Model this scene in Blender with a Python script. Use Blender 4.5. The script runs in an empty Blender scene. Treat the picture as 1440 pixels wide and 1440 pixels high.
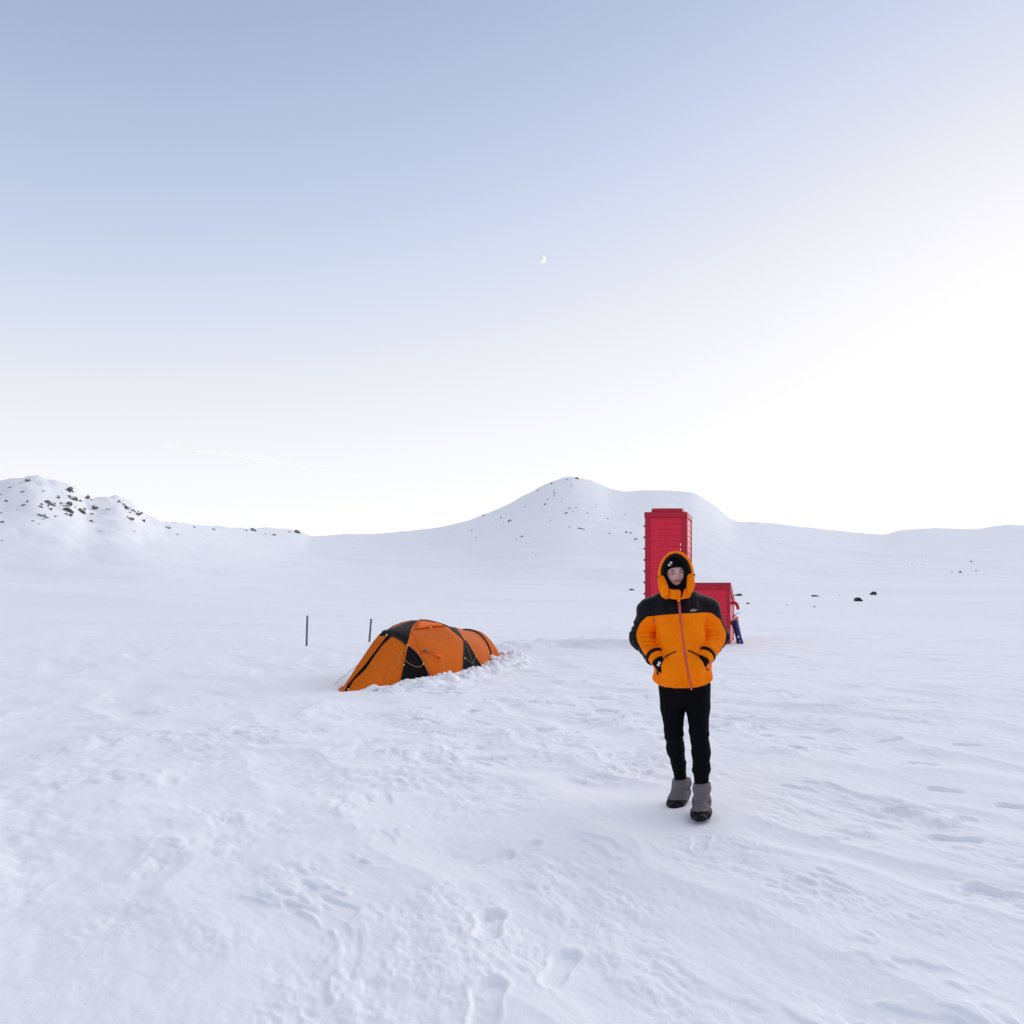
import bpy, bmesh, math, random
import numpy as np
from mathutils import Vector, Matrix

random.seed(7)
np.random.seed(7)
SC = bpy.context.scene
COL = SC.collection

# ------------------------------------------------------------------ camera
CAM_H, F_PX, PX0, HOR = 1.45, 960.0, 1080.0, 850.0     # eye height, focal length in photo pixels, principal column, horizon row
cam_data = bpy.data.cameras.new('camera')
cam = bpy.data.objects.new('camera', cam_data)
COL.objects.link(cam)
cam.location = (0, 0, CAM_H)
cam.rotation_euler = (math.radians(90), 0, 0)
cam_data.sensor_width = 24.0
cam_data.lens = 24.0 * F_PX / 1440.0
cam_data.shift_x = (720.0 - PX0) / 1440.0
cam_data.shift_y = (HOR - 720.0) / 1440.0
cam_data.clip_start = 0.05
cam_data.clip_end = 60000
SC.camera = cam

# ------------------------------------------------------------------ sky and sun
SUN_AZ, SUN_EL = math.radians(28), math.radians(8.0)   # low sun ahead to the right, azimuth from +Y to +X
world = bpy.data.worlds.new('World')
SC.world = world
world.use_nodes = True
wn = world.node_tree
wn.nodes.clear()
w_out = wn.nodes.new('ShaderNodeOutputWorld')
w_bg = wn.nodes.new('ShaderNodeBackground')
w_sky = wn.nodes.new('ShaderNodeTexSky')
w_sky.sky_type = 'NISHITA'
w_sky.sun_disc = False
w_sky.sun_elevation = SUN_EL
w_sky.sun_rotation = SUN_AZ
w_sky.altitude = 1900
w_sky.air_density = 1.0
w_sky.dust_density = 2.0
w_sky.ozone_density = 2.5
w_hsv = wn.nodes.new('ShaderNodeMixRGB')
w_bw = wn.nodes.new('ShaderNodeRGBToBW')            # a camera's highlights lose colour as they get brighter
w_map = wn.nodes.new('ShaderNodeMapRange')
w_map.inputs['From Min'].default_value = 0.75; w_map.inputs['From Max'].default_value = 1.75
w_map.inputs['To Min'].default_value = 0.56; w_map.inputs['To Max'].default_value = 0.92
w_tint = wn.nodes.new('ShaderNodeMixRGB'); w_tint.blend_type = 'MULTIPLY'; w_tint.inputs['Fac'].default_value = 1.0
w_tint.inputs['Color2'].default_value = (1.02, 0.987, 1.0, 1)
wn.links.new(w_sky.outputs['Color'], w_bw.inputs['Color']); wn.links.new(w_bw.outputs['Val'], w_map.inputs['Value'])
wn.links.new(w_map.outputs['Result'], w_hsv.inputs['Fac'])
wn.links.new(w_bw.outputs['Val'], w_hsv.inputs['Color2'])
w_bg.inputs['Strength'].default_value = 0.15
wn.links.new(w_sky.outputs['Color'], w_hsv.inputs['Color1'])
wn.links.new(w_hsv.outputs['Color'], w_tint.inputs['Color1'])
# the camera's curve: more contrast in the blue, a soft shoulder on the glow
w_a = wn.nodes.new('ShaderNodeMath'); w_a.operation = 'MULTIPLY_ADD'; w_a.inputs[1].default_value = 1.7; w_a.inputs[2].default_value = -0.54
w_b = wn.nodes.new('ShaderNodeMath'); w_b.operation = 'MAXIMUM'; w_b.inputs[1].default_value = 0.25
w_d = wn.nodes.new('ShaderNodeMath'); w_d.operation = 'DIVIDE'
w_e = wn.nodes.new('ShaderNodeMath'); w_e.operation = 'MULTIPLY'
wn.links.new(w_bw.outputs['Val'], w_a.inputs[0]); wn.links.new(w_a.outputs['Value'], w_b.inputs[0])
wn.links.new(w_b.outputs['Value'], w_d.inputs[0]); wn.links.new(w_bw.outputs['Val'], w_d.inputs[1])
w_p = wn.nodes.new('ShaderNodeMath'); w_p.operation = 'MULTIPLY'
w_q = wn.nodes.new('ShaderNodeMath'); w_q.operation = 'MULTIPLY_ADD'; w_q.inputs[1].default_value = 1 / 2.0 ** 2; w_q.inputs[2].default_value = 1.0
w_r = wn.nodes.new('ShaderNodeMath'); w_r.operation = 'INVERSE_SQRT'
w_m = wn.nodes.new('ShaderNodeMixRGB'); w_m.blend_type = 'MULTIPLY'; w_m.inputs['Fac'].default_value = 1.0
wn.links.new(w_b.outputs['Value'], w_p.inputs[0]); wn.links.new(w_b.outputs['Value'], w_p.inputs[1])
wn.links.new(w_p.outputs['Value'], w_q.inputs[0]); wn.links.new(w_q.outputs['Value'], w_r.inputs[0])
wn.links.new(w_tint.outputs['Color'], w_m.inputs['Color1']); wn.links.new(w_r.outputs['Value'], w_e.inputs[0]); wn.links.new(w_d.outputs['Value'], w_e.inputs[1]); wn.links.new(w_e.outputs['Value'], w_m.inputs['Color2'])
wn.links.new(w_m.outputs['Color'], w_bg.inputs['Color'])
wn.links.new(w_bg.outputs['Background'], w_out.inputs['Surface'])

sun_data = bpy.data.lights.new('sun', 'SUN')
sun_data.energy = 0.45
sun_data.angle = math.radians(100)
sun_data.color = (1.0, 0.93, 0.89)
sun = bpy.data.objects.new('sun', sun_data)
COL.objects.link(sun)
_sd = Vector((math.sin(SUN_AZ) * math.cos(math.radians(38)), math.cos(SUN_AZ) * math.cos(math.radians(38)), math.sin(math.radians(38))))
sun.rotation_euler = _sd.to_track_quat('Z', 'Y').to_euler()
sun.location = (30, 30, 30)

SC.view_settings.view_transform = 'Standard'
SC.view_settings.look = 'None'
SC.view_settings.gamma = 1.0
SC.view_settings.use_curve_mapping = False
SC.view_settings.exposure = 1.88
SC.render.engine = 'CYCLES'

# ------------------------------------------------------------------ helpers
def px_ray(x, y):
    """direction of a photo pixel, with forward distance 1"""
    return np.array([(x - PX0) / F_PX, 1.0, -(y - HOR) / F_PX])

def px_at(x, y, depth):
    r = px_ray(x, y) * depth
    return np.array([r[0], r[1], r[2] + CAM_H])

def px_ground(x, y):
    return px_at(x, y, CAM_H * F_PX / (y - HOR))

def make_mesh(name, V, F, smooth=True):
    """V (n,3), F (m,3 or 4) arrays -> mesh, fast"""
    V = np.asarray(V, dtype=np.float32); F = np.asarray(F, dtype=np.int32)
    me = bpy.data.meshes.new(name)
    k = F.shape[1]
    me.vertices.add(len(V)); me.vertices.foreach_set('co', V.ravel())
    me.loops.add(F.size); me.loops.foreach_set('vertex_index', F.ravel())
    me.polygons.add(len(F))
    me.polygons.foreach_set('loop_start', np.arange(0, F.size, k, dtype=np.int32))
    me.polygons.foreach_set('loop_total', np.full(len(F), k, dtype=np.int32))
    me.polygons.foreach_set('use_smooth', np.full(len(F), smooth, dtype=bool))
    me.update(calc_edges=True)
    me.validate()
    return me

def link(name, me, mat=None, parent=None):
    o = bpy.data.objects.new(name, me)
    COL.objects.link(o)
    if mat is not None and me is not None and len(me.materials) == 0:
        me.materials.append(mat)
    if parent is not None:
        o.parent = parent
    return o

def tag(o, label=None, cat=None, group=None, kind=None):
    if label: o['label'] = label
    if cat: o['category'] = cat
    if group: o['group'] = group
    if kind: o['kind'] = kind
    return o

def empty(name, loc=(0, 0, 0), rz=0.0):
    o = bpy.data.objects.new(name, None)
    COL.objects.link(o)
    o.location = loc
    o.rotation_euler = (0, 0, rz)
    o.empty_display_size = 0.2
    return o

class MB:
    """collects simple shapes into ONE mesh"""
    def __init__(self): self.V = []; self.F = []
    def box(self, x0, x1, y0, y1, z0, z1, bev=0.0):
        bm = bmesh.new()
        bmesh.ops.create_cube(bm, size=1)
        for v in bm.verts:
            v.co = Vector((x0 + (v.co.x + .5) * (x1 - x0), y0 + (v.co.y + .5) * (y1 - y0), z0 + (v.co.z + .5) * (z1 - z0)))
        if bev > 0:
            bmesh.ops.bevel(bm, geom=bm.edges[:], offset=bev, segments=1, affect='EDGES')
        self._add(bm); return self
    def _add(self, bm, mat=None):
        if mat is not None: bm.transform(mat)
        b = len(self.V)
        bm.verts.index_update()
        self.V += [tuple(v.co) for v in bm.verts]
        self.F += [[b + v.index for v in f.verts] for f in bm.faces]
        bm.free()
    def prism(self, pts, axis_vec):
        """polygon of 3D points extruded by a vector"""
        b = len(self.V); n = len(pts); a = Vector(axis_vec)
        self.V += [tuple(p) for p in pts] + [tuple(Vector(p) + a) for p in pts]
        self.F += [[b + i for i in range(n)][::-1], [b + n + i for i in range(n)]]
        self.F += [[b + i, b + (i + 1) % n, b + n + (i + 1) % n, b + n + i] for i in range(n)]
        return self
    def tube(self, pts, rad, n=8, flat=1.0):
        pts = [np.array(p, float) for p in pts]
        m = len(pts)
        rad = [rad] * m if np.isscalar(rad) else list(rad)
        b = len(self.V)
        up = np.array([0, 0, 1.0])
        prev = None
        for i in range(m):
            t = pts[min(i + 1, m - 1)] - pts[max(i - 1, 0)]
            t = t / (np.linalg.norm(t) + 1e-9)
            if prev is None:
                a = np.cross(t, up)
                if np.linalg.norm(a) < .05: a = np.cross(t, [1., 0, 0])
            else:
                a = prev - t * np.dot(prev, t)
            a = a / (np.linalg.norm(a) + 1e-9); prev = a
            c = np.cross(t, a)
            for k in range(n):
                th = 2 * math.pi * k / n
                self.V.append(tuple(pts[i] + rad[i] * (math.cos(th) * a + flat * math.sin(th) * c)))
        for i in range(m - 1):
            for k in range(n):
                self.F.append([b + i * n + k, b + i * n + (k + 1) % n, b + (i + 1) * n + (k + 1) % n, b + (i + 1) * n + k])
        self.F.append([b + k for k in range(n)][::-1])
        self.F.append([b + (m - 1) * n + k for k in range(n)])
        return self
    def mesh(self, name, smooth=False):
        me = bpy.data.meshes.new(name)
        me.from_pydata(self.V, [], self.F)
        bm = bmesh.new(); bm.from_mesh(me)
        bmesh.ops.recalc_face_normals(bm, faces=bm.faces)
        bm.to_mesh(me); bm.free()
        if smooth:
            me.polygons.foreach_set('use_smooth', [True] * len(me.polygons))
        me.update()
        return me
    def build(self, name, mat, parent=None, smooth=False):
        return link(name, self.mesh(name, smooth), mat, parent)

def smooth_path(pts, n=8):
    """Catmull-Rom through points"""
    P = [np.array(p, float) for p in pts]
    P = [2 * P[0] - P[1]] + P + [2 * P[-1] - P[-2]]
    out = []
    for i in range(1, len(P) - 2):
        for k in range(n):
            t = k / n
            out.append(.5 * ((2 * P[i]) + (-P[i-1] + P[i+1]) * t + (2*P[i-1] - 5*P[i] + 4*P[i+1] - P[i+2]) * t*t + (-P[i-1] + 3*P[i] - 3*P[i+1] + P[i+2]) * t**3))
    out.append(P[-2])
    return out

def sstep(a, b, x):
    t = np.clip((x - a) / (b - a), 0, 1)
    return t * t * (3 - 2 * t)

def pchip(xk, yk, x):
    xk = np.asarray(xk, float); yk = np.asarray(yk, float)
    h = np.diff(xk); dl = np.diff(yk) / h
    m = np.zeros_like(yk)
    for i in range(1, len(xk) - 1):
        if dl[i-1] * dl[i] > 0:
            w1 = 2*h[i] + h[i-1]; w2 = h[i] + 2*h[i-1]
            m[i] = (w1 + w2) / (w1 / dl[i-1] + w2 / dl[i])
    m[0] = dl[0]; m[-1] = dl[-1]
    x = np.clip(x, xk[0], xk[-1])
    i = np.clip(np.searchsorted(xk, x) - 1, 0, len(h) - 1)
    t = (x - xk[i]) / h[i]
    return (2*t**3 - 3*t**2 + 1)*yk[i] + (t**3 - 2*t**2 + t)*h[i]*m[i] + (-2*t**3 + 3*t**2)*yk[i+1] + (t**3 - t**2)*h[i]*m[i+1]

def _hash(ix, iy, seed):
    h = (ix.astype(np.int64) * 374761393 + iy.astype(np.int64) * 668265263 + seed * 1274126177) & 0xFFFFFFFF
    h = ((h ^ (h >> 13)) * 1274126177) & 0xFFFFFFFF
    return (h ^ (h >> 16)) & 0xFFFFFFFF

def perlin(x, y, seed=0):
    """gradient noise, about -0.7..0.7"""
    x = np.asarray(x, float); y = np.asarray(y, float)
    xi = np.floor(x); yi = np.floor(y); fx = x - xi; fy = y - yi
    xi = xi.astype(np.int64); yi = yi.astype(np.int64)
    u = fx*fx*fx*(fx*(fx*6 - 15) + 10); v = fy*fy*fy*(fy*(fy*6 - 15) + 10)
    def g(a, b):
        ang = _hash(xi + a, yi + b, seed) * (2 * math.pi / 4294967296.0)
        return np.cos(ang) * (fx - a) + np.sin(ang) * (fy - b)
    n0 = g(0, 0) * (1 - u) + g(1, 0) * u
    n1 = g(0, 1) * (1 - u) + g(1, 1) * u
    return (n0 * (1 - v) + n1 * v) * 1.4

def fbm(x, y, seed=0, octv=3, gain=.5):
    s = 0; a = 1.0
    for k in range(octv):
        s = s + a * perlin(x * 2**k, y * 2**k, seed + k * 17); a *= gain
    return s

def worley(x, y, seed=0):
    """distance to nearest cell point, and a random value of that cell"""
    x = np.asarray(x, float); y = np.asarray(y, float)
    xi = np.floor(x).astype(np.int64); yi = np.floor(y).astype(np.int64)
    best = np.full(x.shape, 9.0); val = np.zeros(x.shape)
    for a in (-1, 0, 1):
        for b in (-1, 0, 1):
            cx = xi + a; cy = yi + b
            h1 = _hash(cx, cy, seed) / 4294967296.0; h2 = _hash(cx, cy, seed + 91) / 4294967296.0
            d = np.hypot(cx + h1 - x, cy + h2 - y)
            h3 = _hash(cx, cy, seed + 57) / 4294967296.0
            w = d < best
            best = np.where(w, d, best); val = np.where(w, h3, val)
    return best, val

# ---- signed distance modelling (surface nets)
def surface_nets(f, xs, ys, zs):
    s = f < 0
    nx, ny, nz = f.shape
    cnt = np.zeros((nx-1, ny-1, nz-1), np.int8)
    acc = np.zeros((nx-1, ny-1, nz-1, 3), np.float32)
    G = [xs, ys, zs]
    for ax in range(3):
        o1, o2 = [a for a in range(3) if a != ax]
        lo = [slice(None)] * 3; hi = [slice(None)] * 3
        lo[ax] = slice(0, -1); hi[ax] = slice(1, None)
        fa = f[tuple(lo)]; fb = f[tuple(hi)]
        cross = s[tuple(lo)] != s[tuple(hi)]
        idx = np.argwhere(cross)
        if len(idx) == 0: continue
        va = fa[cross]; vb = fb[cross]
        t = va / (va - vb + 1e-12)
        pos = np.zeros((len(idx), 3), np.float32)
        g = G[ax]
        pos[:, ax] = g[idx[:, ax]] + t * (g[idx[:, ax] + 1] - g[idx[:, ax]])
        pos[:, o1] = G[o1][idx[:, o1]]; pos[:, o2] = G[o2][idx[:, o2]]
        for d1 in (0, 1):
            for d2 in (0, 1):
                c = idx.copy(); c[:, o1] -= d1; c[:, o2] -= d2
                ok = (c >= 0).all(1) & (c[:, 0] < nx-1) & (c[:, 1] < ny-1) & (c[:, 2] < nz-1)
                c = c[ok]
                np.add.at(cnt, (c[:, 0], c[:, 1], c[:, 2]), 1)
                np.add.at(acc, (c[:, 0], c[:, 1], c[:, 2]), pos[ok])
    act = cnt > 0
    vid = np.full(cnt.shape, -1, np.int64)
    vid[act] = np.arange(act.sum())
    V = acc[act] / cnt[act][:, None]
    faces = []
    for ax in range(3):
        o1, o2 = [(1, 2), (2, 0), (0, 1)][ax]
        lo = [slice(None)] * 3; hi = [slice(None)] * 3
        lo[ax] = slice(0, -1); hi[ax] = slice(1, None)
        cross = s[tuple(lo)] != s[tuple(hi)]
        idx = np.argwhere(cross)
        ok = (idx[:, o1] > 0) & (idx[:, o2] > 0) & (idx[:, o1] < f.shape[o1] - 1) & (idx[:, o2] < f.shape[o2] - 1)
        idx = idx[ok]
        inside = s[tuple(lo)][idx[:, 0], idx[:, 1], idx[:, 2]]
        q = []
        for d1, d2 in ((1, 1), (0, 1), (0, 0), (1, 0)):
            c = idx.copy(); c[:, o1] -= d1; c[:, o2] -= d2
            q.append(vid[c[:, 0], c[:, 1], c[:, 2]])
        q = np.stack(q, 1)
        q[~inside] = q[~inside][:, ::-1]
        faces.append(q)
    return V, np.concatenate(faces)

def sdf_mesh(fn, bmin, bmax, h, axes=None):
    if axes is None:
        axes = [np.arange(bmin[i], bmax[i] + h, h) for i in range(3)]
    X, Y, Z = np.meshgrid(*axes, indexing='ij')
    P = np.stack([X.ravel(), Y.ravel(), Z.ravel()], 1)
    f = fn(P).reshape(X.shape).astype(np.float32)
    return surface_nets(f, *[a.astype(np.float32) for a in axes])

def relax(V, F, it=2, lam=.5):
    n = len(V)
    for _ in range(it):
        acc = np.zeros_like(V); c = np.zeros(n)
        k = F.shape[1]
        for a in range(k):
            i = F[:, a]; j = F[:, (a + 1) % k]
            np.add.at(acc, i, V[j]); np.add.at(c, i, 1)
            np.add.at(acc, j, V[i]); np.add.at(c, j, 1)
        V = V + lam * (acc / np.maximum(c, 1)[:, None] - V)
    return V

def tris(F):
    F = np.asarray(F)
    return F if F.shape[1] == 3 else np.concatenate([F[:, [0, 1, 2]], F[:, [0, 2, 3]]])

def clip_tri(V, F, s):
    """part of a triangle mesh where the vertex scalar s is > 0, cut exactly on s = 0"""
    V = [tuple(v) for v in V]; s = list(map(float, s)); cache = {}; out = []
    def mid(i, j):
        k = (i, j) if i < j else (j, i)
        if k not in cache:
            a, b = k; t = s[a] / (s[a] - s[b])
            cache[k] = len(V)
            V.append(tuple(V[a][m] + t * (V[b][m] - V[a][m]) for m in range(3)))
        return cache[k]
    for f in F:
        p = [int(i) for i in f]; c = [s[i] > 0 for i in p]; n = sum(c)
        if n == 3: out.append(p)
        elif n:
            poly = []
            for a in range(3):
                i, j = p[a], p[(a + 1) % 3]
                if s[i] > 0: poly.append(i)
                if (s[i] > 0) != (s[j] > 0): poly.append(mid(i, j))
            for m in range(1, len(poly) - 1): out.append([poly[0], poly[m], poly[m + 1]])
    if not out: return np.zeros((0, 3)), np.zeros((0, 3), int)
    out = np.array(out); V = np.array(V)
    used = np.unique(out)
    re = np.full(len(V), -1); re[used] = np.arange(len(used))
    return V[used], re[out]

def poly_sd(x, y, poly):
    """signed distance to polygon, positive inside"""
    x = np.asarray(x, float); y = np.asarray(y, float)
    d = np.full(x.shape, 1e9); ins = np.zeros(x.shape, bool)
    n = len(poly)
    for i in range(n):
        ax, ay = poly[i]; bx, by = poly[(i + 1) % n]
        ex, ey = bx - ax, by - ay
        t = np.clip(((x - ax) * ex + (y - ay) * ey) / (ex * ex + ey * ey + 1e-12), 0, 1)
        d = np.minimum(d, np.hypot(x - ax - t * ex, y - ay - t * ey))
        c = ((ay > y) != (by > y)) & (x < (bx - ax) * (y - ay) / (by - ay + 1e-12) + ax)
        ins ^= c
    return np.where(ins, d, -d)

def cap(P, a, b, ra, rb):
    a = np.asarray(a, float); b = np.asarray(b, float); ba = b - a
    h = np.clip((P - a) @ ba / (ba @ ba), 0, 1)
    return np.linalg.norm(P - a - h[:, None] * ba, axis=1) - (ra + (rb - ra) * h)

def ell(P, c, r):
    q = (P - np.asarray(c)) / np.asarray(r)
    k = np.linalg.norm(q, axis=1)
    return (k - 1) * min(r)

def smin(a, b, k):
    h = np.clip(.5 + .5 * (b - a) / k, 0, 1)
    return b + (a - b) * h - k * h * (1 - h)

def smax(a, b, k):
    return -smin(-a, -b, k)

# ------------------------------------------------------------------ materials
def mat_base(name, col, rough=.6, spec=.5, metal=0.0, sheen=0.0):
    m = bpy.data.materials.new(name)
    m.use_nodes = True
    b = m.node_tree.nodes['Principled BSDF']
    b.inputs['Base Color'].default_value = (*col, 1)
    b.inputs['Roughness'].default_value = rough
    b.inputs['Specular IOR Level'].default_value = spec
    b.inputs['Metallic'].default_value = metal
    if sheen: b.inputs['Sheen Weight'].default_value = sheen
    return m

def add_noise_color(m, c1, c2, scale, detail=4, stretch=(1, 1, 1), lo=.35, hi=.65):
    nt = m.node_tree; b = nt.nodes['Principled BSDF']
    tc = nt.nodes.new('ShaderNodeTexCoord'); mp = nt.nodes.new('ShaderNodeMapping')
    mp.inputs['Scale'].default_value = stretch
    n = nt.nodes.new('ShaderNodeTexNoise'); n.inputs['Scale'].default_value = scale; n.inputs['Detail'].default_value = detail
    r = nt.nodes.new('ShaderNodeValToRGB')
    r.color_ramp.elements[0].position = lo; r.color_ramp.elements[0].color = (*c1, 1)
    r.color_ramp.elements[1].position = hi; r.color_ramp.elements[1].color = (*c2, 1)
    nt.links.new(tc.outputs['Object'], mp.inputs['Vector']); nt.links.new(mp.outputs['Vector'], n.inputs['Vector'])
    nt.links.new(n.outputs['Fac'], r.inputs['Fac']); nt.links.new(r.outputs['Color'], b.inputs['Base Color'])
    return r

def add_bump(m, scale, strength, dist, detail=3, stretch=(1, 1, 1)):
    nt = m.node_tree; b = nt.nodes['Principled BSDF']
    tc = nt.nodes.new('ShaderNodeTexCoord'); mp = nt.nodes.new('ShaderNodeMapping')
    mp.inputs['Scale'].default_value = stretch
    n = nt.nodes.new('ShaderNodeTexNoise'); n.inputs['Scale'].default_value = scale; n.inputs['Detail'].default_value = detail
    bp = nt.nodes.new('ShaderNodeBump'); bp.inputs['Strength'].default_value = strength; bp.inputs['Distance'].default_value = dist
    nt.links.new(tc.outputs['Object'], mp.inputs['Vector']); nt.links.new(mp.outputs['Vector'], n.inputs['Vector'])
    nt.links.new(n.outputs['Fac'], bp.inputs['Height'])
    old = b.inputs['Normal'].links
    if old: nt.links.new(old[0].from_socket, bp.inputs['Normal'])
    nt.links.new(bp.outputs['Normal'], b.inputs['Normal'])
    return m

def snow_material():
    m = mat_base('snow', (.88, .89, .92), rough=.8, spec=.1)
    add_noise_color(m, (.90, .915, .945), (.945, .95, .965), 1.3, 5, (1, 1, 1), .3, .7)
    add_bump(m, 28.0, .28, .010, 5, (1, 1, 1))
    add_bump(m, 110.0, .38, .004, 4)
    return m
M_SNOW = snow_material()

M_BOULDER = mat_base('boulder', (.10, .095, .09), rough=.9, spec=.2)
_r = add_noise_color(M_BOULDER, (.07, .064, .062), (.26, .225, .205), 1.4, 8)
add_bump(M_BOULDER, 3.0, .8, .15, 8)
def snow_cap(m):
    nt = m.node_tree; b = nt.nodes['Principled BSDF']
    src = b.inputs['Base Color'].links[0].from_socket
    ge = nt.nodes.new('ShaderNodeNewGeometry'); sp = nt.nodes.new('ShaderNodeSeparateXYZ')
    tc = nt.nodes.new('ShaderNodeTexCoord'); n = nt.nodes.new('ShaderNodeTexNoise'); n.inputs['Scale'].default_value = 2.0; n.inputs['Detail'].default_value = 5
    ad = nt.nodes.new('ShaderNodeMath'); ad.operation = 'MULTIPLY_ADD'; ad.inputs[1].default_value = .7
    mr = nt.nodes.new('ShaderNodeMapRange'); mr.inputs['From Min'].default_value = .92; mr.inputs['From Max'].default_value = 1.0
    mx = nt.nodes.new('ShaderNodeMixRGB'); mx.inputs['Color2'].default_value = (.88, .89, .92, 1)
    nt.links.new(ge.outputs['Normal'], sp.inputs['Vector'])
    nt.links.new(tc.outputs['Object'], n.inputs['Vector'])
    nt.links.new(n.outputs['Fac'], ad.inputs[0]); nt.links.new(sp.outputs['Z'], ad.inputs[2])
    nt.links.new(ad.outputs['Value'], mr.inputs['Value'])
    nt.links.new(mr.outputs['Result'], mx.inputs['Fac']); nt.links.new(src, mx.inputs['Color1'])
    nt.links.new(mx.outputs['Color'], b.inputs['Base Color'])
snow_cap(M_BOULDER)
M_DARKROCK = mat_base('dark_wet_rock', (.03, .03, .033), rough=.8, spec=.2)
add_noise_color(M_DARKROCK, (.015, .015, .018), (.07, .065, .066), 1.6, 7)
add_bump(M_DARKROCK, 3.0, .8, .15, 8)

# ------------------------------------------------------------------ terrain
SKY_X = [-450, -250, -100, 0, 20, 45, 70, 95, 125, 165, 185, 205, 240, 330, 412, 424, 436, 520, 560, 600, 660, 705, 740, 775, 805, 830, 860, 880, 920, 970, 1000, 1036, 1080, 1150, 1240, 1270, 1320, 1360, 1420, 1500, 1700]
SKY_Y = [730, 712, 690, 680, 675, 672, 676, 684, 702, 703, 709, 725, 735, 741, 745, 748, 752, 751, 748, 744, 731, 714, 696, 678, 671, 676, 688, 690.5, 689, 692, 708, 733, 735.5, 743, 751, 745, 743, 744, 738, 738, 745]
DIST_X = [-450, 0, 200, 330, 430, 600, 805, 1000, 1240, 1440, 1700]
DIST_R = [300, 300, 330, 480, 700, 850, 800, 850, 1300, 1250, 1200]
EDGE_X = [-450, 0, 430, 540, 700, 900, 1040, 1440, 1700]
EDGE_R = [23, 25.5, 28, 29, 29, 27, 28.5, 46, 50]

_gx = np.arange(-450, 1701, 2.0)
def _blur(y, w):
    k = np.exp(-np.linspace(-2.5, 2.5, int(w)) ** 2); k /= k.sum(); n = len(k) // 2
    return np.convolve(np.r_[np.full(n, y[0]), y, np.full(n, y[-1])], k, 'same')[n:-n]
_gS = _blur(pchip(SKY_X, SKY_Y, _gx), 7)
_gM = _blur(pchip(SKY_X, SKY_Y, _gx), 121)           # broad form of the hills, for their lower slopes
_gD = _blur(pchip(DIST_X, DIST_R, _gx), 101)
_gR = _blur(pchip(EDGE_X, EDGE_R, _gx), 61)
def terrain_macro(X, Y):
    X = np.asarray(X, float); Y = np.asarray(Y, float)
    shp = X.shape; X = X.ravel(); Y = Y.ravel(); out = np.zeros(X.shape)
    k = np.hypot(X, Y) > 18
    if k.any(): out[k] = terrain_far(X[k], Y[k])
    return out.reshape(shp)
def terrain_far(X, Y):
    r = np.hypot(X, Y) + 1e-6
    phi = np.clip(np.arctan2(X, Y), math.radians(-57.5), math.radians(32.8))
    cph = np.cos(phi)
    xi = PX0 + F_PX * np.tan(phi)
    Ys = np.interp(xi, _gx, _gS); Ym = np.interp(xi, _gx, _gM)
    D = np.interp(xi, _gx, _gD); R0 = np.interp(xi, _gx, _gR)
    # bench around the camp, then a shallow dip
    wob = fbm(X / 14, Y / 14, 18, 3)
    Re = R0 * (1 + .035 * wob)
    zn = -1.15 * sstep(Re, Re * 1.38, r) + .10 * np.exp(-((r - Re * .97) / (Re * .06)) ** 2)
    R1 = 58 + 9 * fbm(X / 60, Y / 60, 19, 2)
    zn = zn + .42 * sstep(.55, 1.0, r / R1) * sstep(1.28, 1.0, r / R1) * (.5 + .5 * sstep(-.3, .3, wob))
    # far slope up to the skyline
    t = np.clip(np.log(np.maximum(r, 90) / 90) / np.log(D / 90), 0, 1)
    Yp = 752.0
    t0 = pchip([-450, 100, 250, 430, 600, 805, 1000, 1200, 1700], [.60, .62, .5, .4, .35, .32, .3, .4, .4], xi)
    Yf = 864 + (Yp - 864) * t ** 1.0 + (Ym - Yp) * sstep(t0, 1.12, t) / sstep(t0, 1.12, np.ones_like(t)) + (Ys - Ym) * sstep(.72, 1.0, t)
    # slopes undulate
    m = sstep(.15, .5, t)
    zd = sstep(45, 75, r) * (fbm(X / 38, Y / 9, 14, 3) * .10 + fbm(X / 110, Y / 30, 15, 2) * .32)
    hi = sstep(.55, .9, t) * sstep(756, 735, Ys)
    lf = sstep(300, 150, xi)                                   # rocky knoll is rougher
    zf = CAM_H + (HOR - Yf) / F_PX * cph * r
    zf = zf + m * (fbm(X / 90, Y / 90, 5, 3) * 1.6 + fbm(X / 25, Y / 25, 6, 3) * .35) * (1 - .75 * hi)
    zf = zf + hi * (fbm(X / 34, Y / 34, 8, 4) * (1.3 + lf * 1.0) * (.35 + .65 * np.clip(1.05 - t, 0, .5) * 2) + np.abs(fbm(X / 14, Y / 14, 9, 3)) * (.4 + lf * .9))
    zf = zf + (lf + .45 * sstep(640, 720, xi) * sstep(900, 840, xi)) * sstep(.8, .97, t) * (1 - 2 * np.abs(fbm(X / 11, Y / 11, 12, 4))) * 1.1
    over = np.maximum(r - D, 0)
    zf = zf - over ** 1.35 * .03 - np.minimum(over, 60) * .05
    w = sstep(np.log(R0 * 1.35), np.log(140.0), np.log(r))
    return zn * (1 - w) + zf * w + zd

WD = np.array([.70, -.71]); WP = np.array([.71, .70])        # wind runs along WD

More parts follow.
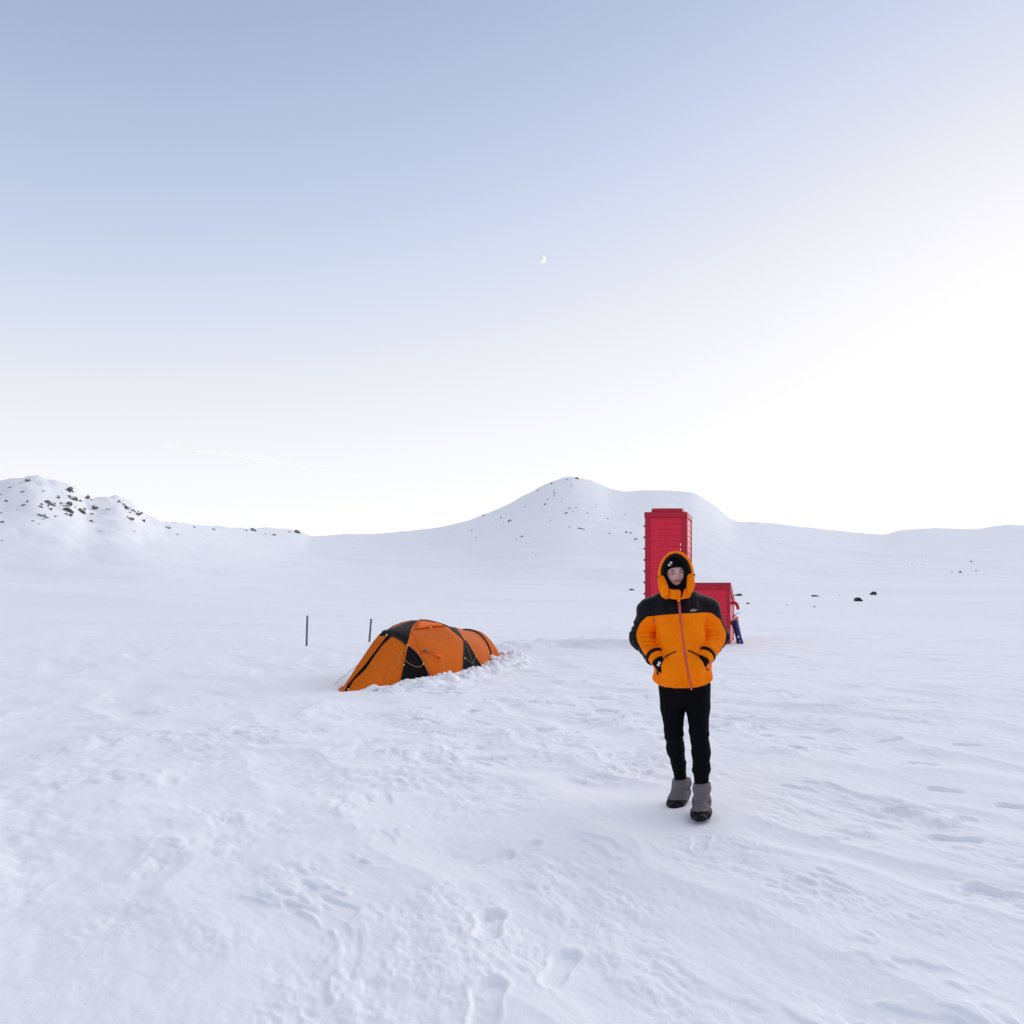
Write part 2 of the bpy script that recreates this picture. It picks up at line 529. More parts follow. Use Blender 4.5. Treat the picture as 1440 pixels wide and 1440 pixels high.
FOOT = []   # x, y, heading angle, length, depth, sharpness
def foot_px(x, y, ang, L=.31, dep=.035):
    g = px_ground(x, y); FOOT.append((g[0], g[1], math.radians(ang), L, dep * (.42 if x < 900 else .8)))
for a in [(688, 1308, 112, .33, .055), (786, 1366, 96, .31, .04), (684, 1428, 112, .32, .045), (734, 1193, 72, .29, .035), (690, 1206, 60, .29, .032),
          (1268, 1150, 150, .32, .035), (1340, 1186, 160, .36, .03), (1298, 1080, 165, .3, .03), (1190, 1056, 170, .3, .03), (1115, 1057, 160, .3, .028),
          (1085, 1037, 170, .3, .025), (1130, 1038, 150, .28, .025), (1165, 1030, 10, .3, .02), (1250, 1046, 0, .3, .025), (1360, 1056, 160, .3, .028),
          (1400, 1262, 150, .34, .028), (1330, 1118, 155, .3, .025), (1430, 1142, 160, .3, .03), (1076, 1022, 165, .28, .02), (1195, 1015, 175, .28, .02),
          (1290, 1018, 170, .28, .02), (850, 1062, 100, .3, .03), (812, 1040, 80, .3, .03), (872, 1010, 95, .3, .03), (840, 986, 90, .3, .03),
          (1045, 990, 60, .3, .02), (1110, 985, 30, .3, .02), (1180, 982, 10, .3, .02), (905, 1090, 90, .3, .03), (925, 1040, 85, .3, .03), (760, 1048, 120, .3, .03),
          (700, 1030, 140, .3, .03), (650, 1022, 170, .3, .03), (1000, 1010, 80, .3, .025), (1010, 965, 80, .3, .025), (985, 1190, 95, .3, .02)]:
    foot_px(*a)

def foot_relief(X, Y):
    z = np.zeros_like(X)
    for (fx, fy, an, L, dep) in FOOT:
        k = (np.abs(X - fx) < L) & (np.abs(Y - fy) < L)
        if not k.any(): continue
        dx = X[k] - fx; dy = Y[k] - fy
        u = dx * math.cos(an) + dy * math.sin(an); v = -dx * math.sin(an) + dy * math.cos(an)
        u = u / (L * .5)
        hw = L * (.175 + .035 * u) - .03 * L * np.cos(u * 4)
        v = v + .02 * L * np.sin(u * 3)
        e = np.maximum(np.abs(u), 0) ** 2.6 + np.abs(v / hw) ** 2.4
        e = e + .10 * perlin(X[k] * 16, Y[k] * 16, 3)
        dpt = -dep * sstep(1.25, .55, e) * (1.0 + .35 * u)
        rim = dep * .22 * np.exp(-((e - 1.55) / .45) ** 2)
        z[k] += dpt + rim
    return z

CAMP = [(px_ground(800, 985), 5.5, 3.0), (px_ground(860, 1050), 1.6, 2.0), (px_ground(640, 1040), 2.6, 1.6), (px_ground(240, 1060), 1.4, 1.0), (px_ground(700, 945), 3.0, 2.5)]
WALLP = [px_ground(735, 913)[:2], px_ground(775, 908)[:2], px_ground(840, 909)[:2], px_ground(905, 912)[:2]]

def seg_dist(X, Y, pts):
    d = np.full(X.shape, 1e9)
    for a, b in zip(pts[:-1], pts[1:]):
        ex, ey = b[0] - a[0], b[1] - a[1]
        t = np.clip(((X - a[0]) * ex + (Y - a[1]) * ey) / (ex * ex + ey * ey), 0, 1)
        d = np.minimum(d, np.hypot(X - a[0] - t * ex, Y - a[1] - t * ey))
    return d

def terrain_detail(X, Y, dr):
    """wind-worked snow near the camp; dr = local mesh spacing, so nothing finer than the mesh is added"""
    a = X * WD[0] + Y * WD[1]; c = X * WP[0] + Y * WP[1]
    wx = fbm(X / 2.3, Y / 2.3, 21, 2) * .3
    wy = fbm(X / 2.3, Y / 2.3, 23, 2) * .3
    r = np.hypot(X, Y)
    near = sstep(75, 30, r)
    z = near * fbm(X / 7.0, Y / 7.0, 31, 2) * .055
    # whaleback drifts, sharp on one side
    n = fbm(a / 3.2 + wx, c / 1.05 + wy, 37, 2)
    z = z + near * (.036 * (1 - np.abs(n)) ** 2 + .020 * n)
    # eroded crust: thin plates with scalloped edges
    def fade(s): return sstep(s * .55, s * .22, dr)
    n2 = fbm(a / 1.5 + wx * 1.3, c / .62 + wy * 1.3, 41, 5, .68)
    st = sstep(.0, .16, n2) + sstep(.40, .56, n2)
    plate = sstep(.0, .45, fbm(X / 1.3, Y / 1.3, 43, 3))
    z = z + near * fade(.35) * (.012 * plate * st + .006 * n2)
    # chattered, pitted surface
    rough = .25 + .75 * sstep(-.05, .35, fbm(a / 1.9, c / .8, 47, 3))
    n3 = fbm(a / .26 + wx * 3, c / .13 + wy * 3, 53, 3, .6)
    z = z + near * fade(.16) * .0105 * rough * n3
    n4 = 1 - 2 * np.abs(fbm(a / .085 + wx * 5, c / .05 + wy * 5, 59, 2, .6))
    z = z + near * fade(.07) * .0042 * rough * n4
    # trampled places
    amt = np.zeros_like(X)
    for g, rad, k in CAMP:
        amt = np.maximum(amt, k * sstep(rad, rad * .25, np.hypot(X - g[0], (Y - g[1]) * .8)))
    amt = amt * sstep(-.2, .25, fbm(X / .9, Y / .9, 61, 2))
    dw = seg_dist(X, Y, WALLP)
    kk = (amt > .01) | (dw < 2.2)
    w1 = np.zeros_like(X); v1 = np.zeros_like(X) + .5; w2 = np.zeros_like(X); v2 = np.zeros_like(X)
    if kk.any():
        w1[kk], v1[kk] = worley(X[kk] / .30 + wx[kk], Y[kk] / .30 + wy[kk], 71)
        w2[kk], v2[kk] = worley(X[kk] / .12, Y[kk] / .12, 73)
    z = z + near * fade(.25) * amt * (.014 * (v1 - .5) + .011 * (.5 - w1)) + near * fade(.12) * amt * .010 * (v2 * .7 - w2)
    # old shovelled wall between tent and hut
    z = z + sstep(1.3, .1, dw + .5 * fbm(X / .8, Y / .8, 77, 2)) * (.20 + .07 * v1)
    z = z + near * foot_relief(X, Y)
    # the step foot of the walker is pressed a little into the snow: keep the place level
    k = sstep(.75, .35, np.hypot(X - PERSON[0], (Y - PERSON[1]) * .8))
    z = z * (1 - .85 * k)
    tz = sstep(1.6, .9, seg_dist(X, Y, [TENT_A, TENT_B]))
    z = z * (1 - .8 * tz)
    hz = sstep(3.2, 2.0, np.hypot(X + 3.0, Y - 25.6))
    return z * (1 - .8 * hz)

PERSON_D = 4.85
PERSON = ((962 - PX0) / F_PX * PERSON_D, PERSON_D)
TENT_A, TENT_B = (-7.12, 11.4), (-6.95, 17.0)

def ground_z(x, y):
    X = np.array([float(x)]); Y = np.array([float(y)])
    return float(terrain_macro(X, Y)[0] + terrain_detail(X, Y, np.array([.05]))[0])

def px_terrain(x, y, rmin=20, rmax=1500):
    """where a photo pixel's ray meets the terrain"""
    d = np.exp(np.linspace(math.log(rmin), math.log(rmax), 5000))
    r = px_ray(x, y)
    X = r[0] * d; Y = d; Z = CAM_H + r[2] * d
    below = Z < terrain_macro(X, Y)
    if not below.any():
        return None
    i = int(np.argmax(below))
    return np.array([X[i], Y[i], Z[i]])

def build_ground():
    # rings grow with distance; directions are dense where relief is worth it
    rs = [.03, .2, .4, .55]
    while rs[-1] < 13: rs.append(rs[-1] * 1.0038 if rs[-1] > .9 else rs[-1] + .012)
    while rs[-1] < 32: rs.append(rs[-1] * 1.006)
    while rs[-1] < 1600: rs.append(rs[-1] * 1.0125)
    rs += [1750, 2000, 2400]
    rs = np.array(rs)
    a0, a1 = math.radians(-56), math.radians(31)
    dense = np.linspace(a0, a1, 760)
    rest = np.linspace(a1, a0 + 2 * math.pi, 90)[1:-1]
    ph = np.concatenate([dense, rest])
    R, PH = np.meshgrid(rs, ph, indexing='ij')
    X = R * np.sin(PH); Y = R * np.cos(PH)
    Z = terrain_macro(X, Y)
    dr = np.where(R < 13, .0040, .0062) * R * 1.3
    k = R < 80
    Z[k] += terrain_detail(X[k], Y[k], dr[k])
    V = np.stack([X.ravel(), Y.ravel(), Z.ravel()], 1)
    nr, na = R.shape
    i = np.arange(nr - 1)[:, None]; j = np.arange(na)[None, :]
    jn = (j + 1) % na
    F = np.stack([(i * na + j), (i * na + jn), ((i + 1) * na + jn), ((i + 1) * na + j)], -1).reshape(-1, 4)
    F = F[:, ::-1]
    o = link('snow_ground', make_mesh('snow_ground', V, F), M_SNOW)
    return tag(o, 'wind-carved snowfield rising to white hills', kind='structure')
build_ground()

# ------------------------------------------------------------------ rocks
def rock_mesh(seed, flat):
    rnd = random.Random(seed)
    bm = bmesh.new()
    bmesh.ops.create_icosphere(bm, subdivisions=3, radius=1)
    planes = []
    for _ in range(7):
        v = Vector((rnd.gauss(0, 1), rnd.gauss(0, 1), rnd.gauss(0, 1))).normalized()
        planes.append((v, rnd.uniform(.35, .8)))
    for v in bm.verts:
        c = v.co.copy()
        for n, d in planes:
            e = c.dot(n) - d
            if e > 0: c -= n * e * .92
        c += Vector([rnd.uniform(-.025, .025) for _ in range(3)])
        v.co = Vector((c.x, c.y, c.z * flat))
    me = bpy.data.meshes.new('rock')
    bm.to_mesh(me); bm.free()
    me.materials.append(M_BOULDER)
    return me
ROCKS = [rock_mesh(100 + i, .65 + .07 * i) for i in range(8)]

KNOLL = [(63.6,705,12.5),(98.4,699,12),(88,695,9.5),(93,705.6,10),(92.6,715.7,11.5),(55,722.4,9),(30.5,709,8.5),(29.6,691,5.5),(95,686,6.5),(121,698,6),
 (113,717,8.5),(132,712,6.5),(150,715,5.5),(128,733,5.5),(181,729,8.5),(191.6,721,8),(176,713,6),(2.4,693.7,7.5),(1.5,719.7,5.5),(1.5,733,5),(1.5,759,4),
 (64,726,5.5),(75,725.5,5.5),(56.5,711,4),(74,707.5,4.5),(81,696,4.5),(140.6,721.5,4.5),(127,721.5,4),(98,723,4.5),(111.5,703,4),(14,685,5),
 (30.5,678.5,5),(38,675,7),(165,705,5),(200,730,5.5),(7.6,704,4),(37,705,4),(60,690,3),(84,709,3.5),(45,732,4),(52,736,4),(71,715,3),(104,712,3.5),(172,708,4),(186,717,5)]
RIDGE = [(234,740,6.5),(355,744.5,7),(415.6,747.5,6.5),(383.5,751,6),(405,747,5),(140,746,5),(187.6,747,2.6),(272.6,741,3),(299.5,743.5,4.5),(249,751,2.6),(372,750,3.5),(420,748.5,4),(345,745,4)]
PEAK = [(705,727,5.5),(715.5,732,5.5),(663.6,745.6,3.6),(633,746,3.4),(669.7,755.4,3),(733,754,5.5),(744.5,763.7,3),(766.6,708.7,4.4),(780,692.8,3.6),(780,697,3.4),(762,697,2.6),
 (800,714,5.5),(809,713,4.4),(795.6,721,5),(825.5,721,3.4),(815.5,741.7,7),(801,741,3),(838,708.7,3.2),(837,713,2.6),(854.5,729,3.2),(838,735,2.5),(774,732,3),(879.6,722.7,3),
 (890,715,2.6),(880.5,748.4,3.6),(886.6,748.7,4.2),(893.4,757,6),(856.7,750,2.6),(775.7,679,4),(811,672,5),(797,674,4),(756,689.5,3),(752.8,780.5,3),(739,712,3),(679.5,722.5,3.2),
 (789.5,705,2.6),(778.8,689.7,3),(803,683,2.4),(770,702,2.4),(720,722,2.6),(708,734,3),(788,718,2.8),(805,719,3),(821,744,4),(698,731,2.8),(726,758,2.8)]
FIELD = [(1037,835,11,'flat dark rock just showing above the snow behind the low red hut'),(1146.7,836.4,10,'peaked dark rock poking out of the snowfield beyond the hut'),
 (1207.5,842,14.5,'largest rounded dark boulder half buried in the snowfield beyond the hut'),(1227.7,833.7,10.5,'thin flat dark rock behind the largest rounded boulder on the snowfield'),
 (1144.8,852.6,4.5,'small upright dark stone below the peaked rock on the snowfield'),(887.3,828.5,7,'small low dark rock in the snow beside the red tower')]
FAR = [(1052,848,6),(1298,793,3.4),(1283,793,2.4),(1350,804,5),(1339,803.6,2.8),(1372,802,6),(1367,789,4),(1388,806,4),(1297,780,3),(1095.6,764.6,2.6),(1181,836.6,2.4),(1106,851,2.4),(1235,790,2.2)]
def place_rock(x, y, s, label, group, sink=.15, wide=1.0, flat=1.0, mat=None):
    p = px_terrain(x, y + s * .25)
    if p is None: p = px_terrain(x, y + s * .25 + 2.5)
    if p is None: return
    R = s * .5 * p[1] / F_PX * 1.15
    o = link('rock', random.choice(ROCKS))
    o.location = (p[0], p[1] + R * .55, p[2] + R * (.22 - sink))
    o.rotation_euler = (random.uniform(-.25, .25), random.uniform(-.25, .25), random.uniform(0, 6.28))
    o.scale = (R * random.uniform(.95, 1.2) * wide, R * random.uniform(.8, 1.0), R * random.uniform(.85, 1.15) * flat)
    if mat is not None:
        o.data = o.data.copy(); o.data.materials[0] = mat
    tag(o, label, 'rock', group)
_rk = random.Random(3)
KNOLL += [(x + _rk.uniform(-1.2, 1.2) * s, y + _rk.uniform(-.5, .9) * s, s * _rk.uniform(.28, .45)) for x, y, s in KNOLL if s >= 5 for _ in range(2)]
for x, y, s in KNOLL:
    if s >= 9: place_rock(x, y, s, 'large grey-brown boulder jutting from the snowy face of the rocky knoll', 'large boulders on the rocky knoll')
    elif s >= 5: place_rock(x, y, s, 'mid-sized dark rock half covered by snow on the rocky knoll', 'mid-sized rocks on the rocky knoll')
    else: place_rock(x, y, s, 'small dark stone between the boulders of the rocky knoll', 'small stones on the rocky knoll')
for x, y, s in RIDGE: place_rock(x, y, s, 'small rock on the long low ridge trailing off the rocky knoll', 'rocks on the low ridge')
for x, y, s in PEAK: place_rock(x, y, s, 'tiny dark rock showing through snow on the peaked hill behind the hut', 'rocks on the peaked hill')
for x, y, s, l in FIELD: place_rock(x, y, s, l, 'rocks on the snowfield beyond the hut', .22, 1.15, .62, M_DARKROCK)
for x, y, s in FAR: place_rock(x, y, s, 'tiny far dark stone scattered on the open snow slope beyond the hut', 'far stones on the open slope', .25, 1.2)

# ------------------------------------------------------------------ moon and contrail
def moon():
    c = px_at(761.6, 364, 20000)
    R = 5.0 / F_PX * 20000
    view = Vector(c - np.array([0, 0, CAM_H])).normalized()
    right = view.cross(Vector((0, 0, 1))).normalized(); up = right.cross(view)
    n = 24; V = []; F = []
    ang = math.radians(-24)                      # tilt of the crescent
    for i in range(n + 1):
        lat = math.pi * (i / n - .5)
        for k in range(9):
            lon = math.radians(90 - 50 * k / 8)   # the lit lune, limb to terminator
            q = (math.cos(lat) * math.sin(lon), math.sin(lat), math.cos(lat) * math.cos(lon))
            a = q[0] * math.cos(ang) - q[1] * math.sin(ang); b = q[0] * math.sin(ang) + q[1] * math.cos(ang)
            V.append(Vector(c) + R * (right * a + up * b - view * q[2]))
    for i in range(n):
        for k in range(8): F.append([i*9+k, i*9+k+1, (i+1)*9+k+1, (i+1)*9+k])
    me = make_mesh('moon', [tuple(v) for v in V], F)
    m = bpy.data.materials.new('moonlight'); m.use_nodes = True
    nt = m.node_tree; nt.nodes.clear()
    e = nt.nodes.new('ShaderNodeEmission'); e.inputs['Color'].default_value = (1, .99, .97, 1); e.inputs['Strength'].default_value = 1.0
    o_ = nt.nodes.new('ShaderNodeOutputMaterial'); nt.links.new(e.outputs[0], o_.inputs[0])
    o = link('moon', me, m)
    tag(o, 'thin white crescent moon in the pale sky', 'moon')
moon()

def contrail():
    m = bpy.data.materials.new('ice_trail'); m.use_nodes = True
    nt = m.node_tree; nt.nodes.clear()
    d = nt.nodes.new('ShaderNodeBsdfDiffuse'); d.inputs['Color'].default_value = (.95, .95, .95, 1)
    tl = nt.nodes.new('ShaderNodeBsdfTranslucent'); tl.inputs['Color'].default_value = (.95, .95, .95, 1)
    ad = nt.nodes.new('ShaderNodeAddShader')
    t = nt.nodes.new('ShaderNodeBsdfTransparent'); mx = nt.nodes.new('ShaderNodeMixShader'); mx.inputs[0].default_value = .22
    o_ = nt.nodes.new('ShaderNodeOutputMaterial')
    nt.links.new(d.outputs[0], ad.inputs[0]); nt.links.new(tl.outputs[0], ad.inputs[1])
    nt.links.new(t.outputs[0], mx.inputs[1]); nt.links.new(ad.outputs[0], mx.inputs[2]); nt.links.new(mx.outputs[0], o_.inputs[0])
    pts = [px_at(232 + 270 * k / 12, 627.5 + 41 * k / 12 - 3 * math.sin(k / 12 * math.pi) * .5, 24000 + 1500 * k) for k in range(13)]
    rad = [4 + 20 * math.sin((k + .3) / 12.6 * math.pi) for k in range(13)]
    o = MB().tube(pts, rad, 8).build('contrail', m, None, True)
    tag(o, 'faint straight white contrail low in the sky', 'contrail')
contrail()

# ------------------------------------------------------------------ red hut
M_RED = mat_base('red_painted_steel', (.46, .010, .032), rough=.36, spec=.2)
add_noise_color(M_RED, (.68, .008, .038), (.76, .010, .050), 2.2, 6, (1, 1, .4))
add_bump(M_RED, 9, .12, .02, 3)
M_RED.node_tree.nodes['Principled BSDF'].inputs['Coat Weight'].default_value = .25
M_RED.node_tree.nodes['Principled BSDF'].inputs['Coat Roughness'].default_value = .14
M_RED_TRIM = mat_base('dark_red_trim', (.30, .012, .035), rough=.36, spec=.26)
add_noise_color(M_RED_TRIM, (.42, .007, .028), (.50, .010, .038), 3.0, 5)
M_DARK = mat_base('dark_metal', (.03, .03, .035), rough=.5)
M_ICE = mat_base('ice_crust', (.85, .88, .92), rough=.4)

HUT = empty('red_hut', (-3.0, 24.9, 0.0), math.radians(-2.2))
tag(HUT, 'tall narrow red tower with low red hut joined beside it', 'hut')
def hx(x): return (x - PX0) / F_PX * 24.9 + 3.0
def hz(y): return CAM_H - (y - HOR) / F_PX * 24.9
TX0, TX1, TZ, TD = hx(906.5), hx(966), hz(720), 1.2
LX1, LZ, LD = hx(1026.5), hz(820.5), 1.75
MB().box(TX0 + .03, TX1 - .03, .03, TD - .03, -.4, TZ - .04).build('tower_wall', M_RED, HUT)
# lapped boards: one object per board
def board(x0, x1, z0, z1, y, out=.036):
    """front board: lower edge stands proud"""
    pts = [(x0, y, z1), (x0, y - .006, z1), (x0, y - out, z0 + .012), (x0, y - out, z0), (x0, y, z0)]
    return MB().prism(pts, (x1 - x0, 0, 0))
BH = .206
bz = TZ - .215; k = 0
bm_front = board(TX0 + .2, TX1 - .2, 0, BH - .004, .03).mesh('board')
def side_board(y0, y1, z1, x):
    pts = [(x, y0, z1), (x + .006, y0, z1), (x + .022, y0, .012), (x + .022, y0, 0), (x, y0, 0)]
    return MB().prism(pts, (0, y1 - y0, 0))
bm_side = side_board(.16, TD - .10, BH - .004, TX1 - .03).mesh('board')
bm_left = MB().prism([(TX0 + .03, .12, BH - .004), (TX0 + .022, .12, BH - .004), (TX0 + .006, .12, 0), (TX0 + .03, .12, 0)], (0, TD - .24, 0)).mesh('board')
bm_back = MB().prism([(TX0 + .2, TD - .03, BH - .004), (TX0 + .2, TD - .022, BH - .004), (TX0 + .2, TD - .006, 0), (TX0 + .2, TD - .03, 0)], (TX1 - TX0 - .4, 0, 0)).mesh('board')
while bz - BH > -.25:
    for me in (bm_front, bm_side, bm_left, bm_back):
        o = link('board', me, M_RED, HUT); o.location = (0, 0, bz - BH)
    if k % 2 == 1:
        MB().box(TX0 - .06, TX0 + .004, .0, .05, bz - BH * .6, bz - BH * .25, .01).build('rung', M_RED_TRIM, HUT)
    bz -= BH; k += 1
for (x0, x1) in ((TX0, TX0 + .2), (TX1 - .2, TX1)):
    MB().box(x0, x1, -.012, .05, -.4, TZ - .206, .006).build('corner_trim', M_RED_TRIM, HUT)
MB().box(TX1 - .05, TX1 + .008, .052, .16, -.4, TZ - .206, .006).build('corner_trim', M_RED_TRIM, HUT)
MB().box(TX1 - .05, TX1 + .006, TD - .10, TD, -.4, TZ - .206, .006).build('corner_trim', M_RED_TRIM, HUT)
MB().box(TX0 + .006, TX0 + .05, .052, .12, -.4, TZ - .206, .006).build('corner_trim', M_RED_TRIM, HUT)
MB().box(TX0 - .02, TX1 + .012, -.03, .06, TZ - .205, TZ, .006).build('fascia', M_RED_TRIM, HUT)
MB().box(TX1 - .04, TX1 + .015, .062, TD + .01, TZ - .205, TZ - .002, .006).build('fascia', M_RED_TRIM, HUT)
MB().box(TX0 - .018, TX0 + .04, .062, TD + .01, TZ - .205, TZ - .002, .006).build('fascia', M_RED_TRIM, HUT)
MB().box(TX0 + .01, TX1 - .01, .07, TD, TZ - .03, TZ + .006).build('roof', M_RED_TRIM, HUT)
MB().box(hx(916), hx(959.5), .02, .75, TZ + .004, hz(714.5), .012).build('hatch_cover', M_RED_TRIM, HUT)
MB().box(hx(914.5), hx(917.5), .10, .5, TZ + .002, TZ + .07, .006).build('hinge', M_RED_TRIM, HUT)
for zz, hh in ((hz(764), .09), (hz(771.5), .07), (hz(776), .05)):
    MB().box(TX1 - .245, TX1 - .215, -.012, .012, zz - hh, zz, .008).build('ice_patch', M_ICE, HUT)

# the low part: roof falls away to the back
LX0 = TX1 + .004
def side_profile(x, top_f, top_b, w):
    return [(x, .10, -.4), (x, .10, top_f), (x, LD, top_b), (x, LD, -.4)]
MB().prism(side_profile(LX0, LZ - .06, 1.55, 0), (LX1 - LX0 - .03, 0, 0)).build('low_wall', M_RED, HUT)
lb = board(LX0 + .02, LX1 - .115, 0, BH - .004, .10).mesh('board')
z = LZ - .225
while z - BH > -.25:
    o = link('board', lb, M_RED, HUT); o.location = (0, 0, z - BH)
    z -= BH
lsb = side_board(.20, LD - .14, BH - .004, LX1 - .03).mesh('board')
z = 1.62
while z - BH > -.25:
    o = link('board', lsb, M_RED, HUT); o.location = (0, 0, z - BH)
    z -= BH
MB().box(LX1 - .11, LX1 + .004, .062, .20, -.4, LZ - .21, .006).build('corner_trim', M_RED_TRIM, HUT)
MB().box(LX1 - .05, LX1 + .002, LD - .14, LD + .01, -.4, 1.5, .006).build('corner_trim', M_RED_TRIM, HUT)
MB().box(LX0 + .004, LX1 + .02, .03, .12, LZ - .225, LZ, .006).build('fascia', M_RED_TRIM, HUT)
sl = (1.62 - LZ) / (LD - .1)
MB().prism([(LX1 - .03, .122, LZ - .005), (LX1 - .03, LD + .05, LZ + sl * (LD - .08)), (LX1 - .03, LD + .05, LZ + sl * (LD - .08) - .2), (LX1 - .03, .122, LZ - .22)], (.048, 0, 0)).build('fascia', M_RED_TRIM, HUT)
MB().prism([(LX0, .06, LZ + .002), (LX0, LD + .06, LZ + sl * (LD - .04) + .002), (LX0, LD + .06, LZ + sl * (LD - .04) + .03), (LX0, .06, LZ + .03)], (LX1 - LX0 + .03, 0, 0)).build('roof', M_RED_TRIM, HUT)
# bent vent pipe on the side wall
def hpx(x, y, d):
    """photo pixel at forward distance d -> hut coordinates"""
    p = px_at(x, y, d); q = Matrix.Rotation(math.radians(2.2), 3, 'Z') @ Vector((p[0] + 3.0, p[1] - 24.9, p[2]))
    return np.array(q)
vp = smooth_path([(LX1 - .02, .75, 1.50), (LX1 + .08, .74, 1.52), (LX1 + .19, .72, 1.46), (LX1 + .235, .70, 1.33), (LX1 + .24, .70, 1.26)], 5)
MB().tube(vp, .062, 14).build('vent_pipe', mat_base('bright_red_paint', (.50, .012, .022), rough=.35), HUT, True)
MB().box(LX1 - .01, LX1 + .06, .30, .38, .70, .84, .008).build('latch', M_DARK, HUT)

# gear leaning on the side wall of the hut
HXW = (-3.0 + LX1)                 # side wall in the world, about
def lean_board(name, foot, top, width, thick, mat, label, cat, tipcurve=.12, n=18):
    foot = np.array(foot, float); top = np.array(top, float)
    L = np.linalg.norm(top - foot); t = (top - foot) / L
    side = np.array([.86, -.5, 0.]); side -= t * side.dot(t); side /= np.linalg.norm(side)
    nrm = np.cross(side, t)
    mb = MB(); rows = []
    for i in range(n + 1):
        u = i / n
        e = min(u, 1 - u) * L
        w = width * .5 * min(1.0, math.sqrt(max(e, 0.0015) * 2 * (width * .5) * 1.0) / (width * .5)) * (1 - .12 * math.sin(u * math.pi))
        up = tipcurve * max(0, (u - .82) / .18) ** 2
        c = foot + t * L * u - nrm * up
        rows.append((c, w))
    b = 0
    for c, w in rows:
        for sgn, hgt in ((-1, -1), (1, -1), (1, 1), (-1, 1)):
            mb.V.append(tuple(c + side * w * sgn + nrm * thick * .5 * hgt))
    for i in range(n):
        for k in range(4): mb.F.append([i*4+k, i*4+(k+1) % 4, (i+1)*4+(k+1) % 4, (i+1)*4+k])
    mb.F.append([0, 1, 2, 3]); mb.F.append([n*4+3, n*4+2, n*4+1, n*4])
    o = mb.build(name, mat, None, True)
    tag(o, label, cat)
    return o, (foot, t, side, nrm, L)
M_BLUE = mat_base('blue_topsheet', (.012, .03, .20), rough=.3)
M_PALE = mat_base('pale_topsheet', (.62, .50, .52), rough=.35)
M_CORAL = mat_base('coral_topsheet', (.75, .20, .16), rough=.35)
gp = lambda x, y, d: px_at(x, y, d)
sb, fr = lean_board('snowboard', gp(1042.5, 909, 25.05), gp(1031.5, 872, 25.35), .27, .014, M_BLUE, 'blue snowboard with pale dot leaning against the hut side wall', 'snowboard', .05)
foot, t_, s_, n_, L_ = fr
for (uu, rr, mt) in ((.36, .045, mat_base('white_print', (.85, .85, .88), rough=.4)), (.19, .028, mat_base('white_print_small', (.6, .62, .75), rough=.4))):
    mb = MB(); c = foot + t_ * L_ * uu - n_ * .0072 * np.sign(n_[1] if abs(n_[1]) > 0 else 1) * -1
    for sg in (1, -1):
        c = foot + t_ * L_ * uu + n_ * .0085 * sg
        mb.prism([c + rr * (math.cos(a) * s_ + math.sin(a) * t_) for a in np.linspace(0, 2*math.pi, 14)[:-1]], n_ * .001 * sg)
    mb.build('printed_dot', mt, sb)
for k, (fx, tx, ty, d) in enumerate(((1040.5, 1033.5, 866, 25.7), (1043.5, 1035.5, 866.5, 25.8))):
    lean_board('ski', gp(fx, 906.5, d - .1), gp(tx, ty, d + .2), .11, .012, (M_CORAL, M_PALE)[k], ('coral ski leaning on the hut wall behind the blue snowboard', 'pale pink ski leaning on the hut wall behind the blue snowboard')[k], 'ski', .10)
def pole_gear(x0, y0, x1, y1, d, label):
    r = empty('ski_pole', tuple(gp(x0, y0, d))); tag(r, label, 'ski pole', 'ski poles leaning on the hut')
    a = np.zeros(3); b = gp(x1, y1, d + .25) - gp(x0, y0, d)
    MB().tube([a, b * .9], .012, 8).build('shaft', M_DARK, r, True)
    MB().tube([b * .82, b * .9, b * 1.0], [.018, .022, .018], 8).build('grip', M_DARK, r, True)
    MB().tube([b * .10, b * .115], [.05, .045], 10).build('basket', M_DARK, r, True)
    MB().tube(smooth_path([b * .98, b * .93 + np.array([.07, -.03, -.05]), b * .84 + np.array([.06, -.05, -.02]), b * .92], 5), .008, 6).build('strap', M_DARK, r, True)
pole_gear(1036.8, 906, 1029.5, 872, 25.0, 'black ski pole leaning close to the hut wall, left of its twin')
pole_gear(1038.4, 905, 1031.2, 874, 25.1, 'black ski pole leaning between its twin and the blue snowboard')
ax = empty('ice_axe', tuple(gp(1030.5, 880, 25.2))); tag(ax, 'red ice axe with curved pick above the leaning ski poles', 'ice axe')
M_AXE = mat_base('axe_red', (.30, .02, .03), rough=.4)
o0 = gp(1030.5, 880, 25.2)
MB().tube(smooth_path([gp(1030.0, 876, 25.2) - o0, gp(1031.5, 868.5, 25.15) - o0, gp(1033.5, 865, 25.1) - o0], 4), .022, 8).build('shaft', M_AXE, ax, True)
MB().tube(smooth_path([gp(1029.5, 866.5, 25.12) - o0, gp(1033.5, 864.8, 25.1) - o0, gp(1038, 862, 25.08) - o0, gp(1043, 859.8, 25.05) - o0], 5), [.03] * 8 + [.026, .022, .020, .017, .014, .011, .008, .004], 8, .5).build('pick', M_AXE, ax, True)

